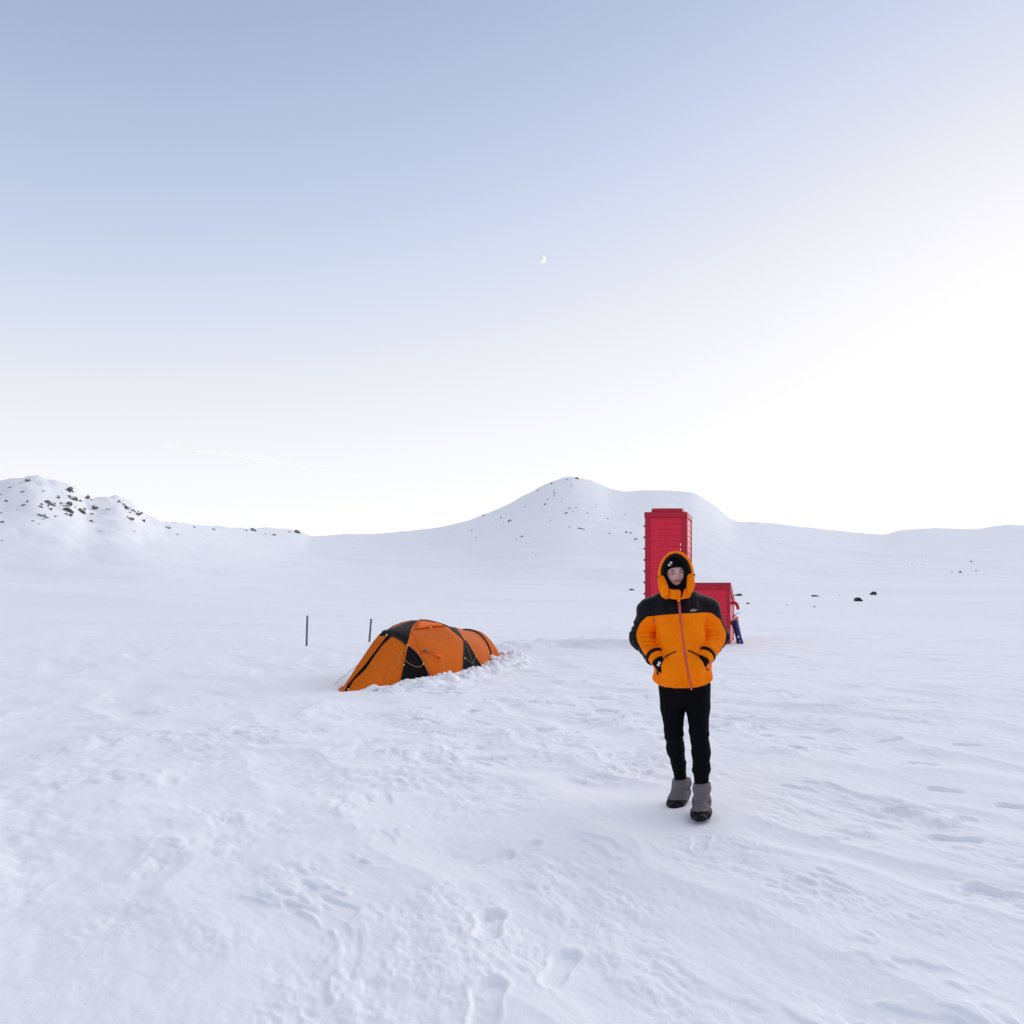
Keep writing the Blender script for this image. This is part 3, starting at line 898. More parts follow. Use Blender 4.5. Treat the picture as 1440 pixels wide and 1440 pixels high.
# ------------------------------------------------------------------ two thin snow poles
M_POLE = mat_base('weathered_pole', (.10, .10, .125), rough=.7)
add_noise_color(M_POLE, (.05, .05, .065), (.17, .17, .20), 6, 4, (1, 1, .3))
def snow_pole(xb, yb, xt, yt, d, label):
    b = px_at(xb, yb, d); t = px_at(xt, yt, d)
    gz = ground_z(b[0], b[1])
    r = empty('marker_pole', (b[0], b[1], gz)); tag(r, label, 'pole')
    v = t - np.array([b[0], b[1], gz])
    MB().tube([-.25 * v, v * .5, v], [.033, .032, .029], 10).build('shaft', M_POLE, r, True)
    MB().tube([v * .985, v * 1.0, v * 1.012], [.034, .034, .022], 10).build('end_cap', M_DARK, r, True)
    MB().tube([v * .80, v * .83], .036, 10).build('collar', mat_base('worn_band', (.22, .21, .23), rough=.6), r, True)
snow_pole(431, 905, 432.2, 866.2, 25.2, 'thin grey marker pole standing alone in snow far from the tent')
snow_pole(519.3, 906.5, 522.0, 870.6, 24.6, 'thin dark marker pole in snow just behind the sloping end of the tent')

# ------------------------------------------------------------------ tent
M_TENT = mat_base('orange_ripstop', (.72, .135, .008), rough=.6, spec=.12)
def ripstop(m, c1, c2):
    add_noise_color(m, c1, c2, 1.8, 5, (1, 1, 1), .3, .7)
    add_bump(m, 5.0, .35, .05, 4, (1, 1, .35))
    add_bump(m, 420.0, .15, .001, 1)
ripstop(M_TENT, (.70, .135, .005), (.82, .18, .008))
def glow_through(m, fac, col):
    """thin cloth lets some light through"""
    nt = m.node_tree; b = nt.nodes['Principled BSDF']
    out = [n for n in nt.nodes if n.type == 'OUTPUT_MATERIAL'][0]
    tl = nt.nodes.new('ShaderNodeBsdfTranslucent'); tl.inputs['Color'].default_value = (*col, 1)
    mx = nt.nodes.new('ShaderNodeMixShader'); mx.inputs[0].default_value = fac
    nt.links.new(b.outputs[0], mx.inputs[1]); nt.links.new(tl.outputs[0], mx.inputs[2]); nt.links.new(mx.outputs[0], out.inputs['Surface'])
glow_through(M_TENT, .22, (.85, .20, .01))
M_TENT_BLACK = mat_base('black_ripstop', (.005, .005, .007), rough=.6, spec=.05)
add_bump(M_TENT_BLACK, 5.0, .35, .05, 4)
M_SLEEVE = mat_base('black_webbing', (.008, .008, .010), rough=.6)
M_CORD = mat_base('yellow_cord', (.50, .24, .02), rough=.6)
M_CLIP = mat_base('yellow_clip', (.75, .62, .12), rough=.5)

TA = np.array([-7.12, 11.38]); TB = np.array([-6.97, 17.05])
TL = np.linalg.norm(TB - TA); TAX = (TB - TA) / TL; TN = np.array([TAX[1], -TAX[0]])      # TN points to the near side
RIDGE_D = [0, .12, .62, 1.22, 1.75, 2.32, 2.95, 3.6, 4.1, 4.62, 4.85, 5.3, 5.67]
RIDGE_H = [.03, .12, .55, .98, 1.105, 1.165, 1.12, .99, .925, .90, .80, .40, .03]
WIDE_D = [0, .3, .7, 1.1, 1.7, 2.4, 3.2, 4.0, 4.65, 5.1, 5.67]
WIDE_W = [.16, .33, .52, .66, .88, .98, .90, .72, .53, .34, .05]
def tent_point(s, th):
    """s along the tent in metres, th 0 near base .. pi far base"""
    s = np.asarray(s, float); th = np.asarray(th, float)
    h = pchip(RIDGE_D, RIDGE_H, s); w = pchip(WIDE_D, WIDE_W, s)
    # walls sag inwards between the poles
    sag = 1 - .045 * np.sin(th) ** 2 * np.abs(np.sin((s - .1) * math.pi / 1.16)) * (s > 1.2)
    c = np.cos(th); q = np.sign(c) * np.abs(c) ** .92
    far = pchip([0, 1.2, 2.4, 6], [.22, .25, 1, 1], s)
    lat = w * q * sag; lat = np.where(lat < 0, lat * far, lat) + .30 * sstep(4.35, 5.67, s); z = h * np.abs(np.sin(th)) ** .86 * sag
    p = TA + np.multiply.outer(s, TAX) + np.multiply.outer(np.ones_like(s), TN) * np.asarray(lat)[..., None]
    return np.concatenate([p, (z - .03)[..., None]], -1)
def to_px(P):
    d = P[..., 1]
    return PX0 + P[..., 0] / d * F_PX, HOR - (P[..., 2] - CAM_H) / d * F_PX

TS, TT = np.meshgrid(np.linspace(0, TL, 170), np.linspace(0, math.pi, 97), indexing='ij')
TP = tent_point(TS, TT)
near_px = to_px(tent_point(TS, np.minimum(TT, math.pi - TT)))      # the far half copies the near half's panels
BLACK = {
 'front_band': [(544,894),(551,895.2),(547,899),(538,907),(527,922),(514.7,940.7),(497,957.5),(489.4,971),(486,980),(474,980),(480.7,972.8),(499,951),(513.7,934),(530,912.5)],
 'front_panel': [(544,893.8),(551.7,895),(562.4,900),(572.6,907.2),(578,888),(583,878.5),(590.2,871.8),(586,862),(560,866),(530,886),(535,895)],
 'side_panel': [(572.6,909),(567,932),(560.4,962),(556,985),(616,985),(605,953),(599,941.7),(590.6,926),(581.8,915.4)],
 'rear_side_panel': [(651.2,899.6),(651.7,920),(649.8,943.6),(648,965),(692,965),(678,938),(667.8,923),(658,906.7)],
 'rear_panel': [(628.8,880.4),(634,884),(640.5,889),(650.8,898.6),(648.3,892),(643.5,885.3),(637.2,880.2),(632,874)],
}
TENT = empty('expedition_tent', (*(TA + TAX * TL * .45), 0.0))
tag(TENT, 'orange and black geodesic tunnel tent dug into the snow', 'tent')
t_org = np.array(TENT.location)
nS, nT = TS.shape
ii, jj = np.meshgrid(np.arange(nS - 1), np.arange(nT - 1), indexing='ij')
quad = np.stack([ii * nT + jj, (ii + 1) * nT + jj, (ii + 1) * nT + jj + 1, ii * nT + jj + 1], -1).reshape(-1, 4)
tri = tris(quad)
tv = TP.reshape(-1, 3); tx = near_px[0].ravel(); ty = near_px[1].ravel()
sd_all = np.full(len(tv), -1e9)
def tent_part(name, V, F, mat):
    me = make_mesh(name, V - t_org, F)
    o = link(name, me, mat, TENT)
    md = o.modifiers.new('thick', 'SOLIDIFY'); md.thickness = .003; md.offset = 0
    return o
for nm, poly in BLACK.items():
    s = poly_sd(tx, ty, poly)
    near = (math.pi / 2 - TT.ravel())
    if nm == 'front_band': s = np.minimum(s, near * 30)
    for sg in ((1, -1) if nm in ('side_panel', 'rear_side_panel') else (0,)):
        V, F = clip_tri(tv, tri, s if sg == 0 else np.minimum(s, near * sg * 30))
        if len(F): tent_part(nm, V, F, M_TENT_BLACK)
    sd_all = np.maximum(sd_all, s)
# the orange: front vestibule, body and rear vestibule, seams at the poles
V, F = clip_tri(tv, tri, -sd_all)
cut = [(590.4, 866), (582, 880), (577, 893), (572.6, 908), (566, 932), (556, 990)]
def side_of(x, y):                      # > 0 on the rear side of the front pole
    xs = np.interp(y, [c[1] for c in cut], [c[0] for c in cut]); return x - xs
def tent_px_of(Vv):
    """near-side pixel position of tent surface points (far points mirrored)"""
    rel = Vv[:, :2] - TA; s = rel @ TAX; off = .30 * sstep(4.35, 5.67, s); lat = rel @ TN - off
    far = pchip([0, 1.2, 2.4, 6], [.22, .25, 1, 1], s)
    Q = Vv.copy(); m = lat < 0
    Q[m, :2] = TA + np.outer(s[m], TAX) + np.outer((-lat / far + off)[m], TN)
    return to_px(Q)
x1, y1 = tent_px_of(V)
sF = -side_of(x1, y1)
Vf, Ff = clip_tri(V, F, sF); tent_part('front_vestibule', Vf, Ff, M_TENT)
Vb, Fb = clip_tri(V, F, -sF)
x2, y2 = tent_px_of(Vb)
cut2 = lambda x, y: x - np.interp(y, [868, 880, 899, 923, 938, 965], [634, 640, 652, 664, 672, 680])
sR = cut2(x2, y2)
Vm, Fm = clip_tri(Vb, Fb, -sR); tent_part('body', Vm, Fm, M_TENT)
Vr, Fr = clip_tri(Vb, Fb, sR); tent_part('rear_vestibule', Vr, Fr, M_TENT)

near_mask = TT.ravel() <= math.pi * .56
np_idx = np.where(near_mask)[0]
fx_, fy_ = to_px(TP.reshape(-1, 3)[np_idx])
# outward normals
dS = np.gradient(TP, axis=0); dT = np.gradient(TP, axis=1)
TNRM = np.cross(dS, dT); TNRM /= (np.linalg.norm(TNRM, axis=-1, keepdims=True) + 1e-9)
if TNRM[80, 20] @ np.array([TN[0], TN[1], 0]) < 0: TNRM = -TNRM
tn_flat = TNRM.reshape(-1, 3)
vis = (tn_flat[np_idx] * (np.array([0, 0, CAM_H]) - tv[np_idx])).sum(1) > -.2
def on_tent(x, y, off=.008):
    d = (fx_ - x) ** 2 + (fy_ - y) ** 2 + np.where(vis, 0, 60)
    # inverse-distance mean of the closest few samples
    k = np.argpartition(d, 5)[:5]; w = 1 / (d[k] + .02)
    p = (tv[np_idx[k]] * w[:, None]).sum(0) / w.sum(); n = (tn_flat[np_idx[k]] * w[:, None]).sum(0); n /= np.linalg.norm(n)
    return p + n * off, n
def tent_line(name, pts, rad, mat, off=.008, n=6):
    q = smooth_path([on_tent(x, y, off)[0] for x, y in pts], 5)
    return MB().tube([p - t_org for p in q], rad, n).build(name, mat, TENT, True)
tent_line('pole_sleeve', [(590,872.4),(599.7,872),(607,872.8),(614.3,874.6),(622,878),(629,881.4),(636,886.5),(643,892),(651,899.4)], .020, M_SLEEVE)
tent_line('pole_sleeve', [(651,899.4),(658,906.7),(667.8,923),(678,940)], .012, M_SLEEVE)
tent_line('pole_sleeve', [(590,872.4),(583,879),(578,888),(572.6,908),(567,932),(560.4,963)], .013, M_TENT)
tent_line('pole_sleeve', [(551.7,895),(562.4,900),(572.6,908),(581.8,915.4),(590.6,926),(599,941.7),(606,956)], .013, M_SLEEVE)
tent_line('pole_sleeve', [(651.2,900),(651.7,920),(649.8,945)], .012, M_SLEEVE)
hs = 4.45
hoop = tent_point(np.full(40, hs), np.linspace(0, math.pi, 40))
hc = np.array([*(TA + TAX * hs), .2])
MB().tube([hc + (p - hc) * 1.02 - t_org for p in hoop], .024, 8).build('rear_hoop', M_SLEEVE, TENT, True)
# far side poles
for lst in ([2.35, .9], [2.3, 3.9], [1.2, 2.95], [3.05, 3.4]):
    q = [tent_point(np.array(lst[0] + (lst[1] - lst[0]) * k / 10), np.array(math.pi * (.52 + .48 * k / 10))) for k in range(11)]
    MB().tube([p + np.array([-TN[0], -TN[1], .3]) * .008 - t_org for p in q], .014, 6).build('pole_sleeve', M_SLEEVE, TENT, True)
# rain flap over the door
fl = [on_tent(x, y, .03)[0] for x, y in [(582,886.5),(589,885.4),(596,884.3),(604,883.2),(611,882.2),(618,881.6),(626,882.4)]]
ft = [on_tent(x, y, .012)[0] for x, y in [(590,873.4),(595,873.2),(600,873.3),(606,874.2),(612,875.6),(618,877.8),(627,881.4)]]
mb = MB()
for a, b in zip(ft, fl): mb.V += [tuple(a - t_org), tuple(b - t_org)]
for k in range(len(fl) - 1): mb.F.append([2*k, 2*k+1, 2*k+3, 2*k+2])
o = mb.build('door_flap', mat_base('flap_cloth', (.78, .13, .006), rough=.65, spec=.1), TENT, True); md = o.modifiers.new('t', 'SOLIDIFY'); md.thickness = .006
tent_line('door_zip', [(579,889),(583,894),(586,905),(592,918),(600,933),(609,951)], .005, mat_base('rust_orange_seam', (.55, .09, .006), rough=.6), .004)
# vent triangle
vt = [on_tent(609.8, 920.2, .012)[0], on_tent(624, 919.5, .012)[0], on_tent(619.2, 927.3, .035)[0]]
mb = MB(); mb.prism([p - t_org for p in vt], on_tent(617, 922)[1] * .006)
mb.build('vent_flap', mat_base('bright_orange_flap', (.85, .12, .008), rough=.65, spec=.1), TENT)
# clips and guy lines
for x, y in [(572.8,908.2),(566.5,935.8),(594,934),(651,899.5),(652.8,926.2),(667.6,923),(679.2,895.4),(685,916.4),(543.8,894.2),(490,971),(605,884)]:
    p, n = on_tent(x, y, .02)
    MB().box(-.012, .012, -.012, .012, -.014, .014, .004).build('clip', M_CLIP, TENT).location = tuple(p - t_org)
tent_line('guy_line', [(572.6,908.5),(566,913),(562,919.5),(556,927.5),(549,938),(544,950),(539.5,958.5)], .0042, M_CORD, .03, 5)
tent_line('guy_line', [(572.6,908.5),(567,916),(562.5,920),(566,926),(570,931),(577,935.5),(584,938),(590,937),(594,934)], .004, M_CORD, .03, 5)
tent_line('guy_line', [(562.5,920),(557,929),(557,936),(561,938.5),(566.5,936)], .005, M_CORD, .03, 5)
M_CORD2 = mat_base('dull_cord', (.20, .16, .10), rough=.7)
tent_line('guy_line', [(651.2,900),(656,912),(660,925),(663,933)], .005, M_CORD2, .03, 5)
tent_line('guy_line', [(653,926.5),(658,931),(663,933),(667.6,923.5)], .005, M_CORD2, .03, 5)
tent_line('guy_line', [(663,933),(666,937),(669,941)], .005, M_CORD2, .03, 5)
gl = [on_tent(505, 936, .02)[0] - t_org, px_ground(470, 962) - t_org]
MB().tube(gl, .004, 5).build('guy_line', M_CORD2, TENT, True)
# front corner flap on the snow
c = [px_at(474.6, 970.2, 11.4), px_at(480, 965.8, 11.45), px_at(487, 966, 11.4), px_at(483, 973, 11.25)]
mb = MB(); mb.prism([p - t_org for p in c], (0, .02, .012)); mb.build('corner_flap', M_TENT, TENT)
# printed peak and lettering on the side
M_PRINT = mat_base('black_print', (.03, .02, .02), rough=.6)
def lay_px(polys, name, parent, place, mat, org):
    mb = MB()
    for poly in polys:
        b = len(mb.V); mb.V += [tuple(place(x, y) - org) for x, y in poly]; mb.F.append([b + i for i in range(len(poly))])
    return mb.build(name, mat, parent)
lp, ln = on_tent(597, 917, .0)
ex = on_tent(603, 917.3, 0)[0] - on_tent(591, 916.8, 0)[0]; ex /= 12.02
ey = on_tent(597, 920, 0)[0] - on_tent(597, 914, 0)[0]; ey /= 6.0
place_logo = lambda x, y: lp + ex * (x - 597) + ey * (y - 917) + ln * .03
lay_px([[(591.3,918.2),(595.2,914.6),(596.6,914.0),(598.0,915.2),(596.8,915.3),(594.6,917.2),(593,918.4)], [(595,918.3),(597.5,915.8),(598.6,915.3),(599.6,916.6),(598.4,916.6),(597.2,918.3)]], 'printed_peak', TENT, place_logo, M_PRINT, t_org)
def lettering(text, name, parent, origin, ux, uy, height, mat, shear=0.0):
    cu = bpy.data.curves.new(name, 'FONT'); cu.body = text; cu.size = 1.0; cu.shear = shear
    tmp = bpy.data.objects.new('tmp_text', cu); COL.objects.link(tmp)
    me = bpy.data.meshes.new_from_object(tmp.evaluated_get(bpy.context.evaluated_depsgraph_get()))
    bpy.data.objects.remove(tmp)
    ux = Vector(ux).normalized() * height; uy = Vector(uy).normalized() * height
    for v in me.vertices: v.co = Vector(origin) + ux * v.co.x + uy * v.co.y
    return link(name, me, mat, parent)
lettering('MONT', 'printed_name', TENT, place_logo(597.2, 919.3) - t_org, ex, -ey, .06, M_PRINT, .25)

# ------------------------------------------------------------------ shovelled snow along the tent
def snow_bank():
    n, m = 330, 66
    pts = [px_ground(478, 976), px_ground(500, 977), px_ground(545, 975), px_ground(575, 970), px_ground(607, 963), px_ground(651, 951), px_ground(690, 941), px_ground(712, 934), px_ground(726, 929)]
    path = np.array(smooth_path(pts, 40)); 
    seg = np.r_[0, np.cumsum(np.linalg.norm(np.diff(path, axis=0), axis=1))]
    S = np.linspace(0, seg[-1], n)
    C = np.stack([np.interp(S, seg, path[:, k]) for k in range(2)], 1)
    T = np.gradient(C, axis=0); T /= np.linalg.norm(T, axis=1)[:, None]
    N = np.stack([T[:, 1], -T[:, 0]], 1)                      # away from the tent
    A = np.linspace(-.75, 1.0, m)
    SS, AA = np.meshgrid(S, A, indexing='ij')
    P = C[:, None, :] + N[:, None, :] * AA[..., None]
    u = SS / S[-1]
    top = pchip([0, .03, .12, .25, .4, .6, .8, .93, 1], [0, .01, .05, .115, .12, .15, .19, .17, .0], u)
    top = top * (1 + .55 * fbm(SS / .45, AA / .45, 5, 2)) + .02 * top / .2
    w1, v1 = worley(SS / .22 + .3 * perlin(SS * 3, AA * 3, 2), AA / .22, 11)
    w2, v2 = worley(SS / .10, AA / .10, 12)
    prof = sstep(1.0, .12, AA + .28 * fbm(SS / .5, AA / .5, 8, 2)) * (.75 + .25 * sstep(-.7, -.1, AA))
    amt = sstep(0.0, .12, u) * sstep(1, .94, u)
    z = top * prof + prof * amt * (.085 * (v1 - .45) + .07 * (.45 - w1) + .028 * (v2 - .5) + .02 * (.4 - w2))
    z = np.maximum(z, 0) * sstep(1.0, .85, AA) * sstep(-.75, -.70, AA) * sstep(0, .02, u) * sstep(1, .985, u) - .035
    V = np.concatenate([P, z[..., None]], -1).reshape(-1, 3)
    base = terrain_macro(V[:, 0], V[:, 1]) + terrain_detail(V[:, 0], V[:, 1], np.full(len(V), .08))
    V[:, 2] += base
    i, j = np.meshgrid(np.arange(n - 1), np.arange(m - 1), indexing='ij')
    F = np.stack([i*m+j, i*m+j+1, (i+1)*m+j+1, (i+1)*m+j], -1).reshape(-1, 4)
    e1 = V[F[0, 1]] - V[F[0, 0]]; e2 = V[F[0, 3]] - V[F[0, 0]]
    if np.cross(e1, e2)[2] < 0: F = F[:, ::-1]
    o = link('snow_bank', make_mesh('snow_bank', V, F), M_SNOW)
    tag(o, 'lumpy shovelled snow heaped along the base of the tent', 'snow bank', kind='stuff')
    # loose clods on and below the heap
    rnd = random.Random(4); mb_V = []; mb_F = []
    for k in range(260):
        uu = rnd.uniform(.08, .98); i0 = int(uu * (n - 1)); aa = rnd.choice([rnd.gauss(.05, .15), rnd.uniform(-.1, .6)])
        p = C[i0] + N[i0] * aa + np.array([rnd.uniform(-.05, .05)] * 2)
        jj0 = int(np.clip((aa + .75) / 1.75 * (m - 1), 0, m - 1))
        zz = V[i0 * m + jj0][2] if aa < 1 else ground_z(*p)
        sz = rnd.uniform(.014, .044) * (1.25 if aa < .3 else .55) * (.6 + .7 * uu)
        bm = bmesh.new(); bmesh.ops.create_icosphere(bm, subdivisions=2, radius=sz)
        st = (rnd.uniform(.8, 1.5), rnd.uniform(.8, 1.3), rnd.uniform(.5, .95)); rot = Matrix.Rotation(rnd.uniform(0, 6.28), 3, (rnd.random(), rnd.random(), 1))
        b = len(mb_V)
        for v in bm.verts:
            q = rot @ Vector((v.co.x * st[0], v.co.y * st[1], v.co.z * st[2])) * rnd.uniform(.88, 1.1)
            mb_V.append((p[0] + q.x, p[1] + q.y, zz + sz * .12 + q.z))
        bm.verts.index_update(); mb_F += [[b + v.index for v in f.verts] for f in bm.faces]; bm.free()
    o = link('snow_clods', make_mesh('snow_clods', mb_V, mb_F, False), M_SNOW)
    tag(o, 'loose snow clods scattered on the heap beside the tent', 'snow clods', kind='stuff')
snow_bank()

# ------------------------------------------------------------------ the walker
PTH = -math.atan2(PERSON[0], PERSON[1])
_c, _s = math.cos(PTH), math.sin(PTH)
PERSON_Z = 0.0
def lp(x, y, dy=0.0):
    """photo pixel + depth offset from the body plane -> person coordinates (x right, y away, z up)"""
    k = (x - PX0) / F_PX
    lx = (k * PERSON_D + k * dy * _c - PERSON[0] + dy * _s) / (_c - k * _s)
    Yd = PERSON_D + lx * _s + dy * _c
    return np.array([lx, dy, CAM_H - (y - HOR) / F_PX * Yd])
def lpx(P):
    """person coordinates -> photo pixel"""
    X = PERSON[0] + P[:, 0] * _c - P[:, 1] * _s; Y = PERSON[1] + P[:, 0] * _s + P[:, 1] * _c
    return PX0 + X / Y * F_PX, HOR - (P[:, 2] - CAM_H) / Y * F_PX
PPM = F_PX / PERSON_D      # pixels per metre at the body

MAN = empty('person', (PERSON[0], PERSON[1], PERSON_Z), PTH)
tag(MAN, 'person in puffy orange and black hooded jacket walking with hands in pockets', 'person')

def cloth(name, col, rough=.55, spec=.3, sheen=0.0, wr=30, ws=.25, wd=.01):
    m = mat_base(name, col, rough, spec, 0, sheen)
    add_bump(m, wr, ws, wd, 4)
    return m
M_JKT = cloth('orange_nylon', (.95, .20, .001), .65, .06, 0, 22, .5, .018)
add_noise_color(M_JKT, (.99, .20, .001), (1.0, .235, .001), 9, 4)
M_JKT_BLK = cloth('black_nylon', (.004, .004, .006), .55, .14, 0, 24, .35, .012)
M_KNIT = cloth('black_knit', (.004, .004, .005), .85, .08, 0, 260, .3, .002)
M_TIGHT = cloth('black_stretch', (.003, .003, .004), .8, .08, 0, 60, .2, .004)
M_BOOT = cloth('grey_down_bootie', (.15, .13, .145), .6, .3, 0, 30, .4, .01)
M_SOLE = mat_base('black_rubber', (.004, .004, .005), rough=.5, spec=.2)
M_ZIP = mat_base('coral_zip', (.60, .075, .045), rough=.5)
M_ORNG_SOCK = mat_base('orange_lining', (.60, .16, .03), rough=.7)

# skin: complexion, stubble and lips come from mesh attributes
M_SKIN = mat_base('skin', (.50, .29, .25), rough=.5, spec=.4)
def skin_nodes():
    nt = M_SKIN.node_tree; b = nt.nodes['Principled BSDF']
    at = nt.nodes.new('ShaderNodeAttribute'); at.attribute_name = 'beard'
    al = nt.nodes.new('ShaderNodeAttribute'); al.attribute_name = 'flush'
    tc = nt.nodes.new('ShaderNodeTexCoord'); n = nt.nodes.new('ShaderNodeTexNoise'); n.inputs['Scale'].default_value = 420; n.inputs['Detail'].default_value = 2
    mu = nt.nodes.new('ShaderNodeMath'); mu.operation = 'MULTIPLY'
    mr = nt.nodes.new('ShaderNodeMapRange'); mr.inputs['From Min'].default_value = .25; mr.inputs['From Max'].default_value = .6
    m1 = nt.nodes.new('ShaderNodeMixRGB'); m1.inputs['Color1'].default_value = (.66, .41, .37, 1); m1.inputs['Color2'].default_value = (.62, .24, .22, 1)
    m2 = nt.nodes.new('ShaderNodeMixRGB'); m2.inputs['Color2'].default_value = (.13, .075, .06, 1)
    nt.links.new(tc.outputs['Object'], n.inputs['Vector']); nt.links.new(n.outputs['Fac'], mr.inputs['Value'])
    nt.links.new(mr.outputs['Result'], mu.inputs[0]); nt.links.new(at.outputs['Fac'], mu.inputs[1])
    nt.links.new(al.outputs['Fac'], m1.inputs['Fac'])
    nt.links.new(m1.outputs['Color'], m2.inputs['Color1']); nt.links.new(mu.outputs['Value'], m2.inputs['Fac'])
    nt.links.new(m2.outputs['Color'], b.inputs['Base Color'])
skin_nodes()

# ---- head frame
HC = lp(950.2, 802.6, -.005)                      # between the eyes, on the skull's mid plane
ROLL = math.radians(8); YAW = math.radians(7); NOD = math.radians(5)
HR = np.array(Matrix.Rotation(ROLL, 3, 'Y').inverted() @ Matrix.Rotation(YAW, 3, 'Z') @ Matrix.Rotation(NOD, 3, 'X'))
def hd(x, f, u):          # head coordinates: right in the picture, forward, up
    return HC + HR @ np.array([x, -f, u])
def to_head(P):
    q = (P - HC) @ HR
    return np.stack([q[:, 0], -q[:, 1], q[:, 2]], 1)
def f_head(P):
    q = to_head(P)
    f = ell(q, (0, -.005, .035), (.076, .097, .087))
    f = smin(f, ell(q, (0, .022, -.03), (.066, .070, .085)), .03)
    f = smin(f, ell(q, (0, .030, -.072), (.050, .056, .045)), .03)
    f = smin(f, cap(q, (-.012, .074, -.104), (.012, .074, -.104), .018, .018), .025)
    ax = np.abs(q[:, 0]); qs = np.stack([ax, q[:, 1], q[:, 2]], 1)
    f = smin(f, cap(qs, (.010, .086, .017), (.046, .072, .019), .009, .008), .014)      # brow
    f = smin(f, cap(qs, (.040, .066, -.028), (.052, .045, -.020), .020, .016), .018)    # cheek bone
    f = smin(f, cap(qs, (.026, .076, -.044), (.034, .070, -.056), .014, .012), .016)    # smiling cheek
    f = smax(f, -cap(qs, (.020, .104, -.003), (.042, .094, -.003), .013, .013), .012)    # socket
    f = smin(f, cap(q, (0, .088, .004), (0, .109, -.040), .0065, .0115), .009)          # nose
    f = smin(f, cap(qs, (.011, .096, -.043), (.013, .094, -.043), .0075, .007), .007)
    f = smin(f, ell(q, (0, .076, -.072), (.030, .018, .022)), .014)                     # muzzle
    f = smin(f, cap(qs, (0, .0945, -.066), (.022, .085, -.0605), .0048, .003), .005)
    f = smin(f, cap(qs, (0, .0935, -.077), (.019, .085, -.071), .0055, .003), .005)
    f = smax(f, -cap(qs, (0, .1005, -.0712), (.028, .087, -.0625), .0024, .0022), .003)  # mouth line
    f = smin(f, cap(qs, (.068, -.012, .004), (.070, -.018, -.03), .009, .008), .010)    # ears under the balaclava
    return f

# ---- limb paths (shared by body and clothes)
SH_L, EL_L, WR_L = lp(914, 858, .03), lp(902.5, 894, .07), lp(925, 926, -.135)
SH_R, EL_R, WR_R = lp(994.5, 857, .03), lp(1008.5, 892, .07), lp(989.5, 924, -.135)
LEG_L = [(lp(945.5, 962, .02), .096), (lp(946.5, 992, .0), .086), (lp(947.6, 1028, -.03), .064), (lp(950, 1050, .04), .062), (lp(954.5, 1072, .10), .050), (lp(957.3, 1094, .165), .044)]
LEG_R = [(lp(981, 962, .0), .092), (lp(981.5, 992, -.04), .084), (lp(983, 1027, -.09), .066), (lp(986, 1055, -.10), .064), (lp(986.3, 1078, -.10), .058), (lp(986.5, 1097, -.10), .050)]
HAND_L, HAND_R = lp(938, 942, -.125), lp(978, 941, -.125)

def f_hand(P, wrist, tip, inner):
    d = tip - wrist; L = np.linalg.norm(d); d = d / L
    side = np.array([inner, 0., .25]); side -= d * side.dot(d); side /= np.linalg.norm(side)
    palm = wrist + d * .045
    f = cap(P, wrist, palm + d * .03, .024, .034)
    for k, (o, ln) in enumerate(((-.028, .060), (-.010, .070), (.009, .066), (.027, .052))):
        a = palm + d * .035 + side * o; b = a + d * ln * .55 + side * o * .1; c = b + d * ln * .40 + np.array([0, .012, 0])
        f = smin(f, np.minimum(cap(P, a, b, .0095, .009), cap(P, b, c, .009, .0075)), .004)
    t0 = palm + side * .03 * -1 - d * .01
    return smin(f, np.minimum(cap(P, t0, t0 - side * .022 + d * .025, .011, .010), cap(P, t0 - side * .022 + d * .025, t0 - side * .026 + d * .055, .010, .008)), .008)

def f_body(P):
    f = np.full(len(P), .25); z = P[:, 2]
    def part(lo, hi, fn, k):
        m = (z > lo) & (z < hi); f[m] = smin(f[m], fn(P[m]), k)
    part(1.46, 3, lambda Q: np.minimum(f_head(Q), .25), .0001)
    neck0, neck1 = hd(0, -.015, -.09), lp(953, 842, .02)
    part(1.42, 1.66, lambda Q: cap(Q, neck0, neck1, .056, .062), .025)
    chest, belly, hip = lp(956, 866, .02), lp(960, 910, .01), lp(963, 955, .01)
    def torso(P):
        t = np.minimum(cap(P, chest + [-.08, 0, 0], chest + [.08, 0, 0], .11, .11), cap(P, chest, belly, .14, .125))
        t = smin(t, cap(P, belly, hip, .125, .13), .03)
        t = smin(t, cap(P, hip + [-.05, 0, -.02], hip + [.05, 0, -.02], .10, .10), .03)
        return smin(t, cap(P, neck1, chest, .062, .12), .04)
    part(.70, 1.62, torso, .02)
    for sh, el, wr, ha, sg in ((SH_L, EL_L, WR_L, HAND_L, 1), (SH_R, EL_R, WR_R, HAND_R, -1)):
        part(.88, 1.58, lambda Q: smin(cap(Q, sh, el, .052, .042), cap(Q, el, wr + np.array([.012 * sg, .03, 0]), .042, .030), .02), .02)
        part(.85, 1.15, lambda Q: f_hand(Q, wr + np.array([.012 * sg, .03, 0]), ha + np.array([.02 * sg, .065, .0]), -sg), .015)
        part(1.2, 1.6, lambda Q: cap(Q, chest + [-.06 * sg, 0, .02], sh, .08, .055), .02)
    for leg, toe in ((LEG_L, lp(949, 1126, .08)), (LEG_R, lp(985, 1144, -.30))):
        for (a, ra), (b, rb) in zip(leg[:-1], leg[1:]):
            part(min(a[2], b[2]) - .12, max(a[2], b[2]) + .12, lambda Q: cap(Q, a, b, ra * .80, rb * .80), .015)
        an = leg[-1][0]
        heel = an + np.array([0, .03, -.075])
        part(-1, .35, lambda Q: cap(Q, an, heel, .036, .034), .02)
        part(-1, .25, lambda Q: cap(Q, heel + [0, -.02, 0], toe + np.array([0, .05, .0]), .034, .026), .02)
    return f

